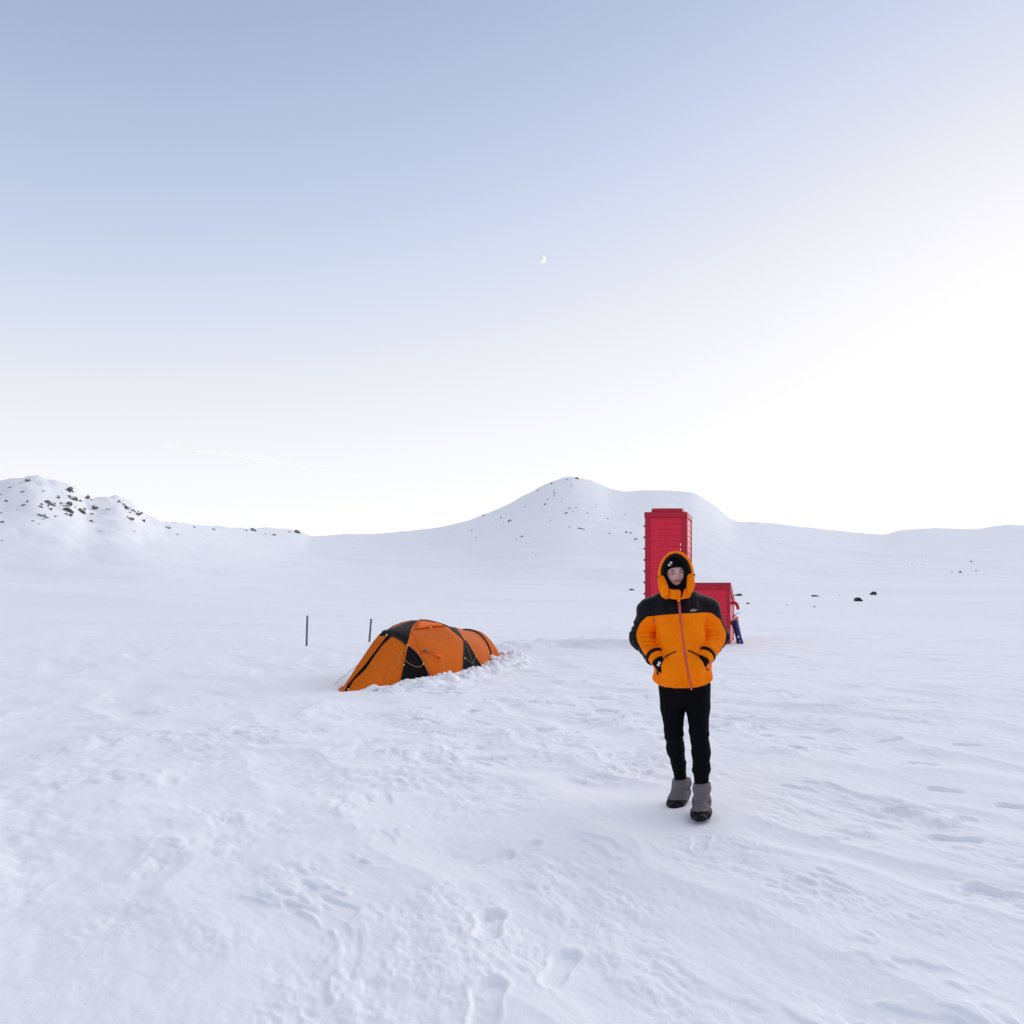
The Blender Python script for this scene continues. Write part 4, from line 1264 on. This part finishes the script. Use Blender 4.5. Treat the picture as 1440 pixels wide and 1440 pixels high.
axx = np.unique(np.round(np.r_[np.arange(-.42, -.17, .010), np.arange(-.17, .07, .0034), np.arange(.07, .36, .010)], 5))
ayy = np.unique(np.round(np.r_[np.arange(-.36, -.135, .010), np.arange(-.135, .12, .0038), np.arange(.12, .42, .012)], 5))
azz = np.unique(np.round(np.r_[np.arange(-.02, 1.56, .011), np.arange(1.56, 1.84, .0034)], 5))
V, F = sdf_mesh(f_body, None, None, 0, (axx, ayy, azz))
me = make_mesh('body', V, F)
q = to_head(V.astype(float))
ax_ = np.abs(q[:, 0])
beard = sstep(-.030, -.055, q[:, 2]) * sstep(.03, .06, q[:, 1]) * (1 - .8 * sstep(.030, .050, ax_) * sstep(-.075, -.055, q[:, 2]))
mst = np.exp(-((q[:, 2] + .056) / .007) ** 2) * sstep(.034, .026, ax_) * sstep(.06, .08, q[:, 1])
lipm = np.exp(-((q[:, 2] + .071) / .009) ** 4) * sstep(.024, .018, ax_) * sstep(.085, .090, q[:, 1])
beard = np.clip(beard * .55 + mst * .75, 0, 1) * (1 - lipm)
flush = np.clip(lipm + .35 * np.exp(-((ax_ - .04) ** 2 + (q[:, 2] + .03) ** 2) / .0006) + .45 * np.exp(-(ax_ ** 2 + (q[:, 2] + .04) ** 2) / .0003), 0, 1)
for nm, arr in (('beard', beard), ('flush', flush)):
    a = me.attributes.new(nm, 'FLOAT', 'POINT'); a.data.foreach_set('value', arr.astype(np.float32))
BODY = link('body', me, M_SKIN, MAN)

def sphere_mesh(name, r, seg=16, sc=(1, 1, 1)):
    bm = bmesh.new(); bmesh.ops.create_uvsphere(bm, u_segments=seg, v_segments=seg // 2 + 2, radius=r)
    for v in bm.verts: v.co = Vector((v.co.x * sc[0], v.co.y * sc[1], v.co.z * sc[2]))
    m_ = bpy.data.meshes.new(name); bm.to_mesh(m_); bm.free()
    m_.polygons.foreach_set('use_smooth', [True] * len(m_.polygons))
    return m_
M_EYE = mat_base('eye_white', (.55, .50, .50), rough=.25); M_IRIS = mat_base('iris_brown', (.02, .012, .010), rough=.15); M_HAIR = mat_base('dark_brown_hair', (.03, .018, .014), rough=.7)
for sg in (-1, 1):
    e = link('eye', sphere_mesh('eye', .0118), M_EYE, MAN); e.location = tuple(hd(.0315 * sg, .0785, -.003))
    i = link('iris', sphere_mesh('iris', .0062, 12, (1, .5, 1)), M_IRIS, e); i.location = (.0, -.0100, -.0005)
    up = MB().tube(smooth_path([hd(.017 * sg, .0885, -.001), hd(.026 * sg, .0918, .0028), hd(.036 * sg, .0898, .0028), hd(.046 * sg, .080, -.003)], 4), [.0026] * 13, 6)
    up.build('eyelid', M_SKIN, MAN, True)
    lo = MB().tube(smooth_path([hd(.018 * sg, .0875, -.0045), hd(.027 * sg, .0902, -.0072), hd(.037 * sg, .0882, -.0072), hd(.046 * sg, .079, -.004)], 4), [.0024] * 13, 6)
    lo.build('eyelid', M_SKIN, MAN, True)
    MB().tube(smooth_path([hd(.017 * sg, .0912, .0005), hd(.026 * sg, .0938, .0022), hd(.037 * sg, .0918, .0020), hd(.047 * sg, .080, -.001)], 4), .0011, 5).build('eyelash', M_HAIR, MAN, True)
    MB().tube(smooth_path([hd(.012 * sg, .0945, .0135), hd(.024 * sg, .0935, .0190), hd(.038 * sg, .0865, .0200), hd(.050 * sg, .074, .0130)], 4), [.0028, .0032, .0035, .0038, .004, .004, .004, .0038, .0035, .003, .0026, .002, .0014], 6, 1.0).build('eyebrow', M_HAIR, MAN, True)

# ---- balaclava / beanie
def f_bala(P):
    q = to_head(P)
    f = ell(q, (0, -.006, .040), (.087, .108, .096))
    f = smin(f, ell(q, (0, .020, -.03), (.076, .078, .09)), .03)
    f = smin(f, ell(q, (0, .036, -.085), (.062, .062, .048)), .03)
    f = smin(f, cap(P, hd(0, -.015, -.09), lp(953, 842, .0), .072, .085), .03)
    f = smin(f, cap(P, hd(0, .03, -.115), lp(956, 836, -.07), .05, .06), .03)
    return smin(f, f_head(P) - .007, .01)
FACE = [(936.8,803.5),(937.6,799.2),(941,796.6),(946,795),(952,794.2),(957.5,794.4),(961,796.5),(962.3,800),(962.2,806),(961,811.5),(957.8,817),(954,820),(951,821),(948,819.8),(944,816.8),(940.4,812.5),(938,808)]
b0 = lp(920, 846, 0); b1 = lp(982, 770, 0)
V, F = sdf_mesh(f_bala, (b0[0], -.15, 1.50), (b1[0], .15, 1.88), .0055)
fx, fy = lpx(V.astype(float))
sface = poly_sd(fx, fy, FACE)
sface = np.where(V[:, 1] > -.02, -5, sface)
T = tris(F)
Vb_, Fb_ = clip_tri(V, T, -sface)
BAL = link('balaclava', make_mesh('balaclava', Vb_, Fb_), M_KNIT, MAN)
md = BAL.modifiers.new('t', 'SOLIDIFY'); md.thickness = .006; md.offset = -1
# stitched edge of the face opening, and the small pale emblem on the brow
def on_sdf(fn, x, y, off=.0, start=-.45, stop=.3):
    """first hit of a photo pixel's ray with a shape, in person coordinates"""
    ds = np.arange(start, stop, .002); P = np.stack([lp(x, y, d) for d in ds])
    f = fn(P); k = np.argmax(f < 0)
    if not (f < 0).any(): return lp(x, y, 0)
    p = P[k]; return p + np.array([0, -off, 0])
edge = [on_sdf(f_bala, x, y, -.001) for x, y in FACE + FACE[:1]]
MB().tube(smooth_path(edge, 3), .0042, 6).build('hem', M_KNIT, BAL, True)
M_EMB = mat_base('pale_emblem', (.82, .80, .80), rough=.5)
for cx, cy, rx, ry in ((943.6, 788.6, 1.9, 1.5), (940.8, 791.7, 1.9, 1.5)):
    pts = [on_sdf(f_bala, cx + rx * math.cos(a), cy + ry * math.sin(a), .004) for a in np.linspace(0, 2 * math.pi, 13)[:-1]]
    mb = MB(); mb.prism(pts, (0, .003, 0)); mb.build('emblem', M_EMB, BAL)
for (xa, ya, xb, yb) in ((941.2, 793.5, 944.6, 791.2), (943.2, 793.4, 944.8, 792.2)):
    MB().tube([on_sdf(f_bala, xa, ya, .004), on_sdf(f_bala, xb, yb, .004)], .0014, 5).build('emblem', mat_base('grey_emblem', (.25, .25, .28), rough=.5), BAL, True)

# ---- jacket
def loft(P, rows, k=.9):
    """stack of elliptical sections; rows = z, cx, cy, rx, ry"""
    R = np.array(sorted(rows)); z = np.clip(P[:, 2], R[0, 0], R[-1, 0])
    cx, cy, rx, ry = [pchip(R[:, 0], R[:, i], z) for i in (1, 2, 3, 4)]
    e = np.sqrt(((P[:, 0] - cx) / rx) ** 2 + ((P[:, 1] - cy) / ry) ** 2 + 1e-9)
    f = (e - 1) * np.minimum(rx, ry)
    return np.maximum(f, np.maximum(P[:, 2] - R[-1, 0], R[0, 0] - P[:, 2]))
def row(y, x0, x1, cy, ry):
    a, b = lp(x0, y, 0), lp(x1, y, 0)
    return (a[2], (a[0] + b[0]) / 2, cy, (b[0] - a[0]) / 2, ry)
J_ROWS = [row(824, 935, 971, .02, .085), row(832, 926, 979, .025, .105), row(840, 915, 991, .03, .13), row(852, 912, 999, .02, .155), row(866, 919, 995, .005, .165), row(885, 922.6, 992.3, .0, .168),
          row(905, 922, 994, -.003, .172), row(925, 919.5, 998.5, -.005, .178), row(940, 919, 1001, -.005, .180), row(950, 919.5, 1001.5, -.003, .176), row(957, 922, 1000, .0, .166), row(972, 928, 996, .0, .150)]
def arm_param(P, sh, el, wr):
    """0..1 shoulder-elbow, 1..2 elbow-wrist"""
    out = []
    for a, b in ((sh, el), (el, wr)):
        ba = b - a; out.append(np.clip((P - a) @ ba / (ba @ ba), 0, 1))
    return out
def f_sleeve(P, sh, el, wr):
    h1, h2 = arm_param(P, sh, el, wr)
    u = h1 * .5 + h2 * .5
    puff = .015 * (np.abs(np.sin(u * math.pi * 9.0 + .4)) ** .5 - .6) * sstep(.16, .3, u)
    f = smin(cap(P, sh, el, .090, .079), cap(P, el, wr, .079, .054), .03)
    dr_ = (wr - el) / np.linalg.norm(wr - el)
    return smax(f - puff, (P - wr) @ dr_ - .008, .012)
def f_jacket(P):
    t = loft(P, J_ROWS)
    # horizontal baffles, faint, and gathers at the hem
    zz = P[:, 2]
    t = t - .0035 * (np.abs(np.sin((zz - 1.0) * math.pi / .115)) ** .5 - .5)
    an = np.arctan2(P[:, 0], -P[:, 1])
    t = t - .006 * np.sin(an * 22 + 2 * np.sin(an * 5)) * sstep(1.02, .93, zz)
    # hem dips in front
    hem = lp(960, 958.0, 0)[2] - .022 * sstep(.05, -.17, P[:, 1]) + .06 * (P[:, 0] - .06) * sstep(.0, .25, P[:, 0]) * 1.6
    t = smax(t, hem - zz, .03)
    for (xa, ya), (xb, yb) in (((936, 843), (915, 857)), ((970, 842), (993, 855))):      # shoulders slope from the collar
        t = smin(t, cap(P, lp(xa, ya, .02), lp(xb, yb, .03), .075, .090), .03)
    a = np.minimum(f_sleeve(P, SH_L, EL_L, WR_L), f_sleeve(P, SH_R, EL_R, WR_R))
    hi = sstep(lp(0, 875)[2], lp(0, 850)[2], zz)
    f = smin(t, a, .004 + .038 * hi)
    for p0, p1 in ((lp(936.8, 933.2, -.14), lp(944, 944, -.125)), (lp(982.2, 931.2, -.14), lp(975, 943, -.125))):   # full pockets
        f = smin(f, cap(P, p0, p1, .055, .060), .022)
    return f
bL = lp(880, 970, .1); bR = lp(1032, 815, .1)
V, F = sdf_mesh(f_jacket, (bL[0], -.30, lp(960, 972)[2]), (bR[0], .26, lp(960, 818)[2]), .0058)
V = relax(V.astype(float), F, 1, .4)
# drape: long soft folds
fold = perlin(V[:, 0] * 26 + V[:, 2] * 5, V[:, 2] * 7 + V[:, 1] * 3, 5) * .0065 + perlin(V[:, 0] * 60, V[:, 2] * 22, 9) * .0022
nn = np.stack([V[:, 0] * 2, V[:, 1] * 3, V[:, 2] * 0], 1); nn /= np.linalg.norm(nn, axis=1)[:, None] + 1e-6
V = V + nn * fold[:, None]
ORANGE = [(919,863.4),(910,864.4),(905,868.5),(901,873),(897.5,879),(895.2,886),(894.8,892),(897,900),(904,914),(912,926),(917,934),(900,950),(900,990),(1022,990),(1022,950),(1002,932),(1009,918),(1013.5,911),(1019,902),(1021.2,890),(1020,884),(1017,878),(1013,869),(1006,863),(1001,859.6),(994.5,858.6),(960,860),(940,861.4)]
T = tris(F)
fx, fy = lpx(V)
so = poly_sd(fx, fy, ORANGE)
# on the back the shoulders stay black a little lower
JKT = empty('jacket', (0, 0, 0)); JKT.parent = MAN
Vo, Fo = clip_tri(V, T, so)
link('orange_shell', make_mesh('orange_shell', Vo, Fo), M_JKT, JKT)
Vk, Fk = clip_tri(V, T, -so)
link('black_yoke', make_mesh('black_yoke', Vk, Fk), M_JKT_BLK, JKT)

def jline(pts, off=.003, n=4):
    return smooth_path([on_sdf(f_jacket, x, y, off) for x, y in pts], n)
ZIP = [(954.2, 838), (955.2, 846), (956, 856), (957.2, 870), (959, 884), (960.8, 898), (962.8, 912), (965, 926), (967.5, 940), (970, 951), (971.6, 960)]
MB().tube(jline(ZIP, .000), .0095, 8, .55).build('zip', M_ZIP, JKT, True)
pz = on_sdf(f_jacket, 971.8, 961.5, .006)
MB().tube([pz, pz + np.array([.003, -.003, -.028])], [.008, .011], 8, .5).build('zip_pull', M_ZIP, JKT, True)
pz = on_sdf(f_jacket, 954.3, 845, .010)
MB().tube([pz + np.array([0, 0, .012]), pz + np.array([0, -.003, -.02])], [.006, .009], 8, .5).build('zip_pull', mat_base('dark_coral', (.30, .04, .03), rough=.5), JKT, True)
for pts in ([(951.5, 913.2), (946, 915.2), (940, 918.3), (935, 921.5)], [(967.5, 911.8), (973, 914), (979, 917), (984, 919.8)]):
    MB().tube(jline(pts, .002), [.0035] + [.0075] * (len(jline(pts)) - 2) + [.005], 6, .7).build('pocket_zip', M_JKT_BLK, JKT, True)
M_SEAM = mat_base('rust_orange_stitching', (.55, .09, .004), rough=.7)
for pts in ([(935, 921.5), (931.5, 929), (928.5, 936), (925.5, 943)], [(984, 919.8), (988, 925), (992, 932), (995, 938)],
            [(919.2, 863.5), (919.5, 868), (920.3, 874), (921.4, 880)], [(995.2, 859.5), (994.8, 866), (994.2, 873), (993.8, 879)],
            ):
    MB().tube(jline(pts, .000), .0022, 5).build('stitched_seam', M_SEAM, JKT, True)
# dark adjuster slits low on the hem
for pts in ([(924.6, 938.5), (924.2, 943), (925.0, 946.5)], [(993.2, 936.5), (996, 939.5)]):
    MB().tube(jline(pts, .001), .006, 6).build('hem_toggle', M_JKT_BLK, JKT, True)
# cuffs: black elastic band, and dark glove that goes into the pocket
def ring(name, a, b, t0, t1, r0, r1, mat, parent):
    pts = [a + (b - a) * (t0 + (t1 - t0) * k / 4) for k in range(5)]
    rr = [r0 * .97] + [r0 + (r1 - r0) * k / 3 for k in range(3)] + [r1 * .97]
    return MB().tube(pts, rr, 20).build(name, mat, parent, True)
ring('cuff_band', EL_L, WR_L, .80, .90, .0715, .0680, M_JKT_BLK, JKT)
ring('cuff_band', EL_R, WR_R, .80, .90, .0715, .0680, M_JKT_BLK, JKT)
M_LBL = mat_base('grey_tag', (.62, .62, .66), rough=.5)
for sg, wr, ha, el in ((1, WR_L, HAND_L, EL_L), (-1, WR_R, HAND_R, EL_R)):
    d = ha - wr
    g = MB().tube(smooth_path([wr - (wr - el) * .05 + np.array([0, -.012, 0]), wr + d * .30 + np.array([0, -.010, 0]), wr + d * .75, ha], 5), [.044] * 3 + [.044, .044, .044, .044, .043, .042, .041, .040, .039, .038, .037, .036, .034], 16)
    G = g.build('glove', M_KNIT, MAN, True)
    if sg == 1:
        p = wr + d * .18 + np.array([-.002, -.062, -.004]); e1 = d / np.linalg.norm(d); e1 = np.array([e1[0], 0, e1[2]]); e2 = np.array([-e1[2], 0, e1[0]])
        u1 = np.array([.45, 0, .89]); u2 = np.array([.89, .15, -.45])
        mb = MB(); mb.prism([p + u1 * a * .016 + u2 * b * .009 for a, b in ((-1, -1), (-1, 1), (1, 1), (1, -1))], (0, .004, 0)); mb.build('tag', M_LBL, G)
# chest logo: white lettering under a small red peak
lo = on_sdf(f_jacket, 970.4, 857.0, .006); lo2 = on_sdf(f_jacket, 979.4, 856.6, .006)
uxv = Vector(lo2 - lo); uyv = Vector((0, 0, 1)) - uxv.normalized() * uxv.normalized().z
lettering('MONT', 'chest_lettering', JKT, tuple(lo), uxv, uyv, .0165, mat_base('white_thread', (.85, .85, .87), rough=.6), .35)
pk = [on_sdf(f_jacket, x, y, .006) for x, y in ((971.5, 854.4), (975.6, 852.7), (976.6, 853.2), (979.2, 854.4), (975.8, 853.9))]
mb = MB(); mb.prism(pk, (0, .002, 0)); mb.build('chest_peak', mat_base('red_thread', (.60, .06, .04), rough=.6), JKT)

# ---- hood
H0 = lp(950.8, 806.5, .03)
def f_hood_out(P):
    q = P - H0
    zz = q[:, 2]
    w = .129 + .012 * sstep(.0, -.10, zz)
    e = np.sqrt((q[:, 0] / w) ** 2 + (q[:, 1] / .145) ** 2 + (zz / .172) ** 2 + 1e-9)
    return (e - 1) * .129
def f_open(P, g=0.0):
    c = lp(950.0, 806.0, -.1)
    e = np.sqrt(((P[:, 0] - c[0]) / (.112 + g)) ** 2 + ((P[:, 2] - c[2]) / (.168 + g)) ** 2 + 1e-9)
    return np.maximum((e - 1) * .1, P[:, 1] + .03)
LOOP = [(937, 836, -.11), (932.5, 828, -.115), (930.5, 818, -.11), (928.8, 808, -.10), (929.0, 799, -.095), (931.2, 790.5, -.095), (935.8, 782.5, -.098), (942.5, 776.7, -.10), (950.5, 774.8, -.10), (958.8, 777.2, -.10), (965.6, 783.2, -.098), (969.8, 790.5, -.095), (972.4, 799, -.095), (973.4, 808, -.10), (972.8, 818, -.11), (970, 827, -.115), (966.5, 835, -.11)]
rim_pts = [lp(*p) for p in LOOP]
RIM_R = [.020, .020, .018, .016, .0145, .0155, .016, .0165, .0165, .0165, .016, .0155, .0145, .016, .018, .020, .020]
def f_rim(P):
    f = np.full(len(P), 1e9)
    for k in range(len(rim_pts) - 1):
        f = smin(f, cap(P, rim_pts[k], rim_pts[k + 1], RIM_R[k], RIM_R[k + 1]), .0035)
    for x, y in ((938, 779.6), (949.5, 774.5), (954.5, 775.2), (967.4, 786.5), (930.4, 793.5)):      # stitched nicks
        c = lp(x, y, -.122); f = smax(f, -(np.linalg.norm(P - c, axis=1) - .0085), .006)
    return f
def f_pads(P):
    a = np.minimum(cap(P, lp(929.8, 811.5, -.115), lp(933, 823, -.135), .026, .034), cap(P, lp(933, 823, -.135), lp(934.8, 832.5, -.13), .034, .029))
    b = np.minimum(cap(P, lp(971.5, 809.0, -.12), lp(971.5, 820, -.135), .026, .029), cap(P, lp(971.5, 820, -.135), lp(969.8, 828.5, -.13), .029, .022))
    return np.minimum(a, b)
def f_hood(P):
    sh = np.maximum(f_hood_out(P), -(f_hood_out(P) + .022))
    sh = smax(sh, -f_open(P, -.006), .008)
    sh = np.maximum(sh, lp(950, 838)[2] - P[:, 2])
    return smin(smin(sh, f_rim(P), .008), f_pads(P), .004)
V, F = sdf_mesh(f_hood, (H0[0] - .19, -.19, 1.47), (H0[0] + .19, .20, 1.88), .0052)
V = relax(V.astype(float), F, 1, .4)
HOOD = link('hood', make_mesh('hood', V, F), M_JKT, MAN)
def f_lining(P):
    sh = np.maximum(f_hood_out(P) + .016, -(f_hood_out(P) + .040))
    sh = smax(sh, -f_open(P, -.020), .006)
    # stand-up lining ring just inside the rim
    f = np.full(len(P), 1e9)
    c = lp(950, 805, -.08)
    for k in range(2, len(rim_pts) - 3):
        a = rim_pts[k] + (c - rim_pts[k]) * np.array([.12, 0, .085]) + np.array([0, -.008, 0]); b = rim_pts[k + 1] + (c - rim_pts[k + 1]) * np.array([.12, 0, .085]) + np.array([0, -.008, 0])
        f = np.minimum(f, cap(P, a, b, .0135, .0135))
    return smin(np.maximum(sh, 1.50 - P[:, 2]), f, .006)
V, F = sdf_mesh(f_lining, (H0[0] - .19, -.17, 1.48), (H0[0] + .19, .20, 1.88), .0065)
link('lining', make_mesh('lining', V, F), M_JKT_BLK, HOOD)
for x, y, d in ((926.0, 809.6, -.11), (975.6, 806.3, -.11)):
    p = lp(x, y, d); MB().box(p[0] - .009, p[0] + .009, p[1] - .009, p[1] + .009, p[2] - .010, p[2] + .010, .003).build('cord_lock', M_JKT_BLK, HOOD)
for x, y in ((939.5, 834.5), (969.5, 833)):
    p = lp(x, y, -.165); MB().tube([p, p + np.array([.004, 0, -.022])], .0028, 6).build('draw_cord', M_ZIP, HOOD, True)

# ---- collar with its gap at the throat
def f_collar(P):
    c = lp(953, 833, .0)
    e = np.sqrt(((P[:, 0] - c[0]) / .088) ** 2 + ((P[:, 1] - .0) / .135) ** 2 + 1e-9)
    wall = np.abs((e - 1) * .10) - .020 - .006 * np.sin((P[:, 2]) * 60)
    top = lp(0 + 953, 826.5, -.12)[2] + .02 * np.abs((P[:, 0] - c[0]) / .09) ** 2
    f = smax(wall, np.maximum(P[:, 2] - top, lp(953, 840.5, -.13)[2] - .02 * ((P[:, 0] - c[0]) / .09) ** 2 * -1 - P[:, 2]), .018)
    fx, fy = lpx(P)
    v = poly_sd(fx, fy, [(956.3, 818), (963.5, 818), (961.2, 829), (957.6, 838.5), (956.3, 838)]) / PPM
    return np.where(P[:, 1] < 0, smax(f, v, .005), f)
V, F = sdf_mesh(f_collar, (lp(930, 833)[0], -.19, 1.47), (lp(977, 833)[0], .18, 1.62), .0052)
COLR = link('collar', make_mesh('collar', V, F), M_JKT, MAN)
MB().tube(smooth_path([lp(955.6, 828.5, -.158), lp(955.2, 834, -.165), lp(954.6, 840, -.165), lp(954.5, 843.5, -.162)], 4), .010, 8, .5).build('storm_flap', M_JKT, COLR, True)

# ---- trousers
def f_trous(P):
    f = loft(P, [row(948, 926.0, 997.5, .0, .115), row(962, 926.6, 998.2, .0, .116), row(975, 928.0, 998.4, .0, .112), row(990, 930.5, 998, -.01, .098)])
    for leg in (LEG_L, LEG_R):
        g = None
        for (a, ra), (b, rb) in zip(leg[:-1], leg[1:]):
            c = cap(P, a, b, ra, rb); g = c if g is None else smin(g, c, .022)
        z = P[:, 2]; kn = leg[2][0][2]
        g = g - .0026 * np.sin(z * 95 + P[:, 0] * 40 + 2 * np.sin(P[:, 0] * 30)) * np.exp(-((z - kn + .03) / .10) ** 2) - .002 * np.sin(z * 120 + P[:, 0] * 60) * np.exp(-((z - leg[4][0][2]) / .06) ** 2)
        g = np.maximum(g, leg[-1][0][2] - .004 - z)
        f = smin(f, g, .012)
    # ribbed cuff with the cloth bunched just above it
    for leg, y in ((LEG_R, 1079.5),):
        c = lp(986.4, y, -.10); e = np.hypot(np.hypot(P[:, 0] - c[0], P[:, 1] - c[1]) - .052, (P[:, 2] - c[2]) * .9) - .014
        f = smin(f, e, .012)
    return f
V, F = sdf_mesh(f_trous, (lp(918, 960)[0], -.20, .12), (lp(1006, 960)[0], .30, lp(960, 946)[2]), .0068)
V = relax(V.astype(float), F, 1, .4)
link('trousers', make_mesh('trousers', V, F), M_TIGHT, MAN)

# ---- boots
def boot(an, toe, heel, lift, shaft_r, top_z):
    """an ankle/shaft centre, heel and toe points on the sole line"""
    an, toe, heel = [np.array(v, float) for v in (an, toe, heel)]
    d = toe - heel; L = np.linalg.norm(d); d = d / L
    side = np.cross(d, [0, 0, 1.0]); side /= np.linalg.norm(side); up = np.cross(side, d)
    def loc(P):
        q = P - heel; return q @ d, q @ side, q @ up
    def fn(P):
        l, s, u = loc(P)
        k = np.clip(l / L, 0, 1)
        w = pchip([0, .2, .45, .72, .9, 1], [.044, .055, .056, .071, .064, .040], k)
        h = pchip([0, .2, .4, .6, .8, 1], [.070, .115, .120, .092, .070, .045], k)
        e = np.sqrt((s / w) ** 2 + ((u - h * .42) / (h * .58)) ** 2 + (np.maximum(np.maximum(-l, l - L), 0) / .03) ** 2 + 1e-9)
        f = (e - 1) * .045
        f = smax(f, -u, .012)
        a = heel + d * L * .27 + up * .06
        top = np.array([an[0], an[1], top_z])
        sh = cap(P, a, top, shaft_r * 1.02, shaft_r)
        t = np.clip(((P - a) @ (top - a)) / ((top - a) @ (top - a)), 0, 1)
        sh = sh - .014 * (np.abs(np.sin(t * math.pi * 2.0)) ** .6 - .4)
        sh = smax(sh, P[:, 2] - top_z, .008)
        f = smin(f, sh, .025)
        # down baffles over the foot
        return f - .012 * (np.abs(np.sin(l * math.pi / .075)) ** .6 - .5) * sstep(.02, .05, u)
    c = (heel + toe) / 2
    V, F = sdf_mesh(fn, c - np.array([.20, .26, .12]), c + np.array([.20, .28, .32]), .0056)
    V = relax(V.astype(float), F, 1, .4)
    l, s, u = loc(V)
    rand = u - pchip([-.05, .1 * L, .55 * L, .8 * L, L + .05], [.030, .026, .030, .056, .062], np.clip(l, -.05, L + .05)) - .003 * perlin(l * 30, s * 30, 2)
    T = tris(F)
    B = empty('boot'); B.parent = MAN
    a, b = clip_tri(V, T, rand); link('upper', make_mesh('upper', a, b), M_BOOT, B)
    a, b = clip_tri(V, T, -rand); a = a + np.sign((a - (heel + d * L * .5)) @ side)[:, None] * side * .002
    link('sole', make_mesh('sole', a, b), M_SOLE, B)
    # seams
    def bl(pts, r, mat, nm):
        out = []
        for (t_, sg, hgt) in pts:
            p = heel + d * L * t_ + side * sg * .10 + up * hgt
            tgt = heel + d * L * t_ + up * hgt * .8
            for k in np.linspace(0, 1, 80):
                q_ = p + (tgt - p) * k
                if fn(q_[None])[0] < .001: out.append(q_); break
        if len(out) > 1: MB().tube(smooth_path(out, 4), r, 6).build(nm, mat, B, True)
    M_BS = mat_base('dark_seam', (.10, .085, .10), rough=.7)
    for sg in (-1, 1):
        bl([(.30, sg, .20), (.32, sg, .15), (.40, sg, .11), (.55, sg, .085), (.68, sg, .062)], .0028, M_BS, 'seam')
    pts = [np.array([an[0] + shaft_r * 1.02 * math.cos(a), an[1] + shaft_r * 1.02 * math.sin(a), top_z - .004]) for a in np.linspace(0, 2 * math.pi, 25)]
    MB().tube(pts, .006, 6).build('rim', M_BOOT, B, True)
    return B
boot(lp(958.8, 1094, .16), (*lp(947.5, 1132, .035)[:2], .004), (*lp(960.5, 1121, .215)[:2], .004), 0, .062, lp(959, 1092.5, .16)[2])
boot(lp(987, 1097, -.11), (*lp(985.3, 1152, -.365)[:2], .034), (*lp(987.2, 1134, -.065)[:2], .004), .03, .056, lp(987, 1098.5, -.11)[2])
for an, r in ((lp(957.3, 1094, .165), .050), (lp(986.6, 1097.5, -.10), .047)):
    MB().tube([an + np.array([0, 0, .012]), an - np.array([0, 0, .05])], r, 16).build('sock', M_ORNG_SOCK, MAN, True)
_lf = lp(953, 1127, .12); MAN.location.z = ground_z(PERSON[0] + _lf[0] * _c - _lf[1] * _s, PERSON[1] + _lf[0] * _s + _lf[1] * _c) - .014
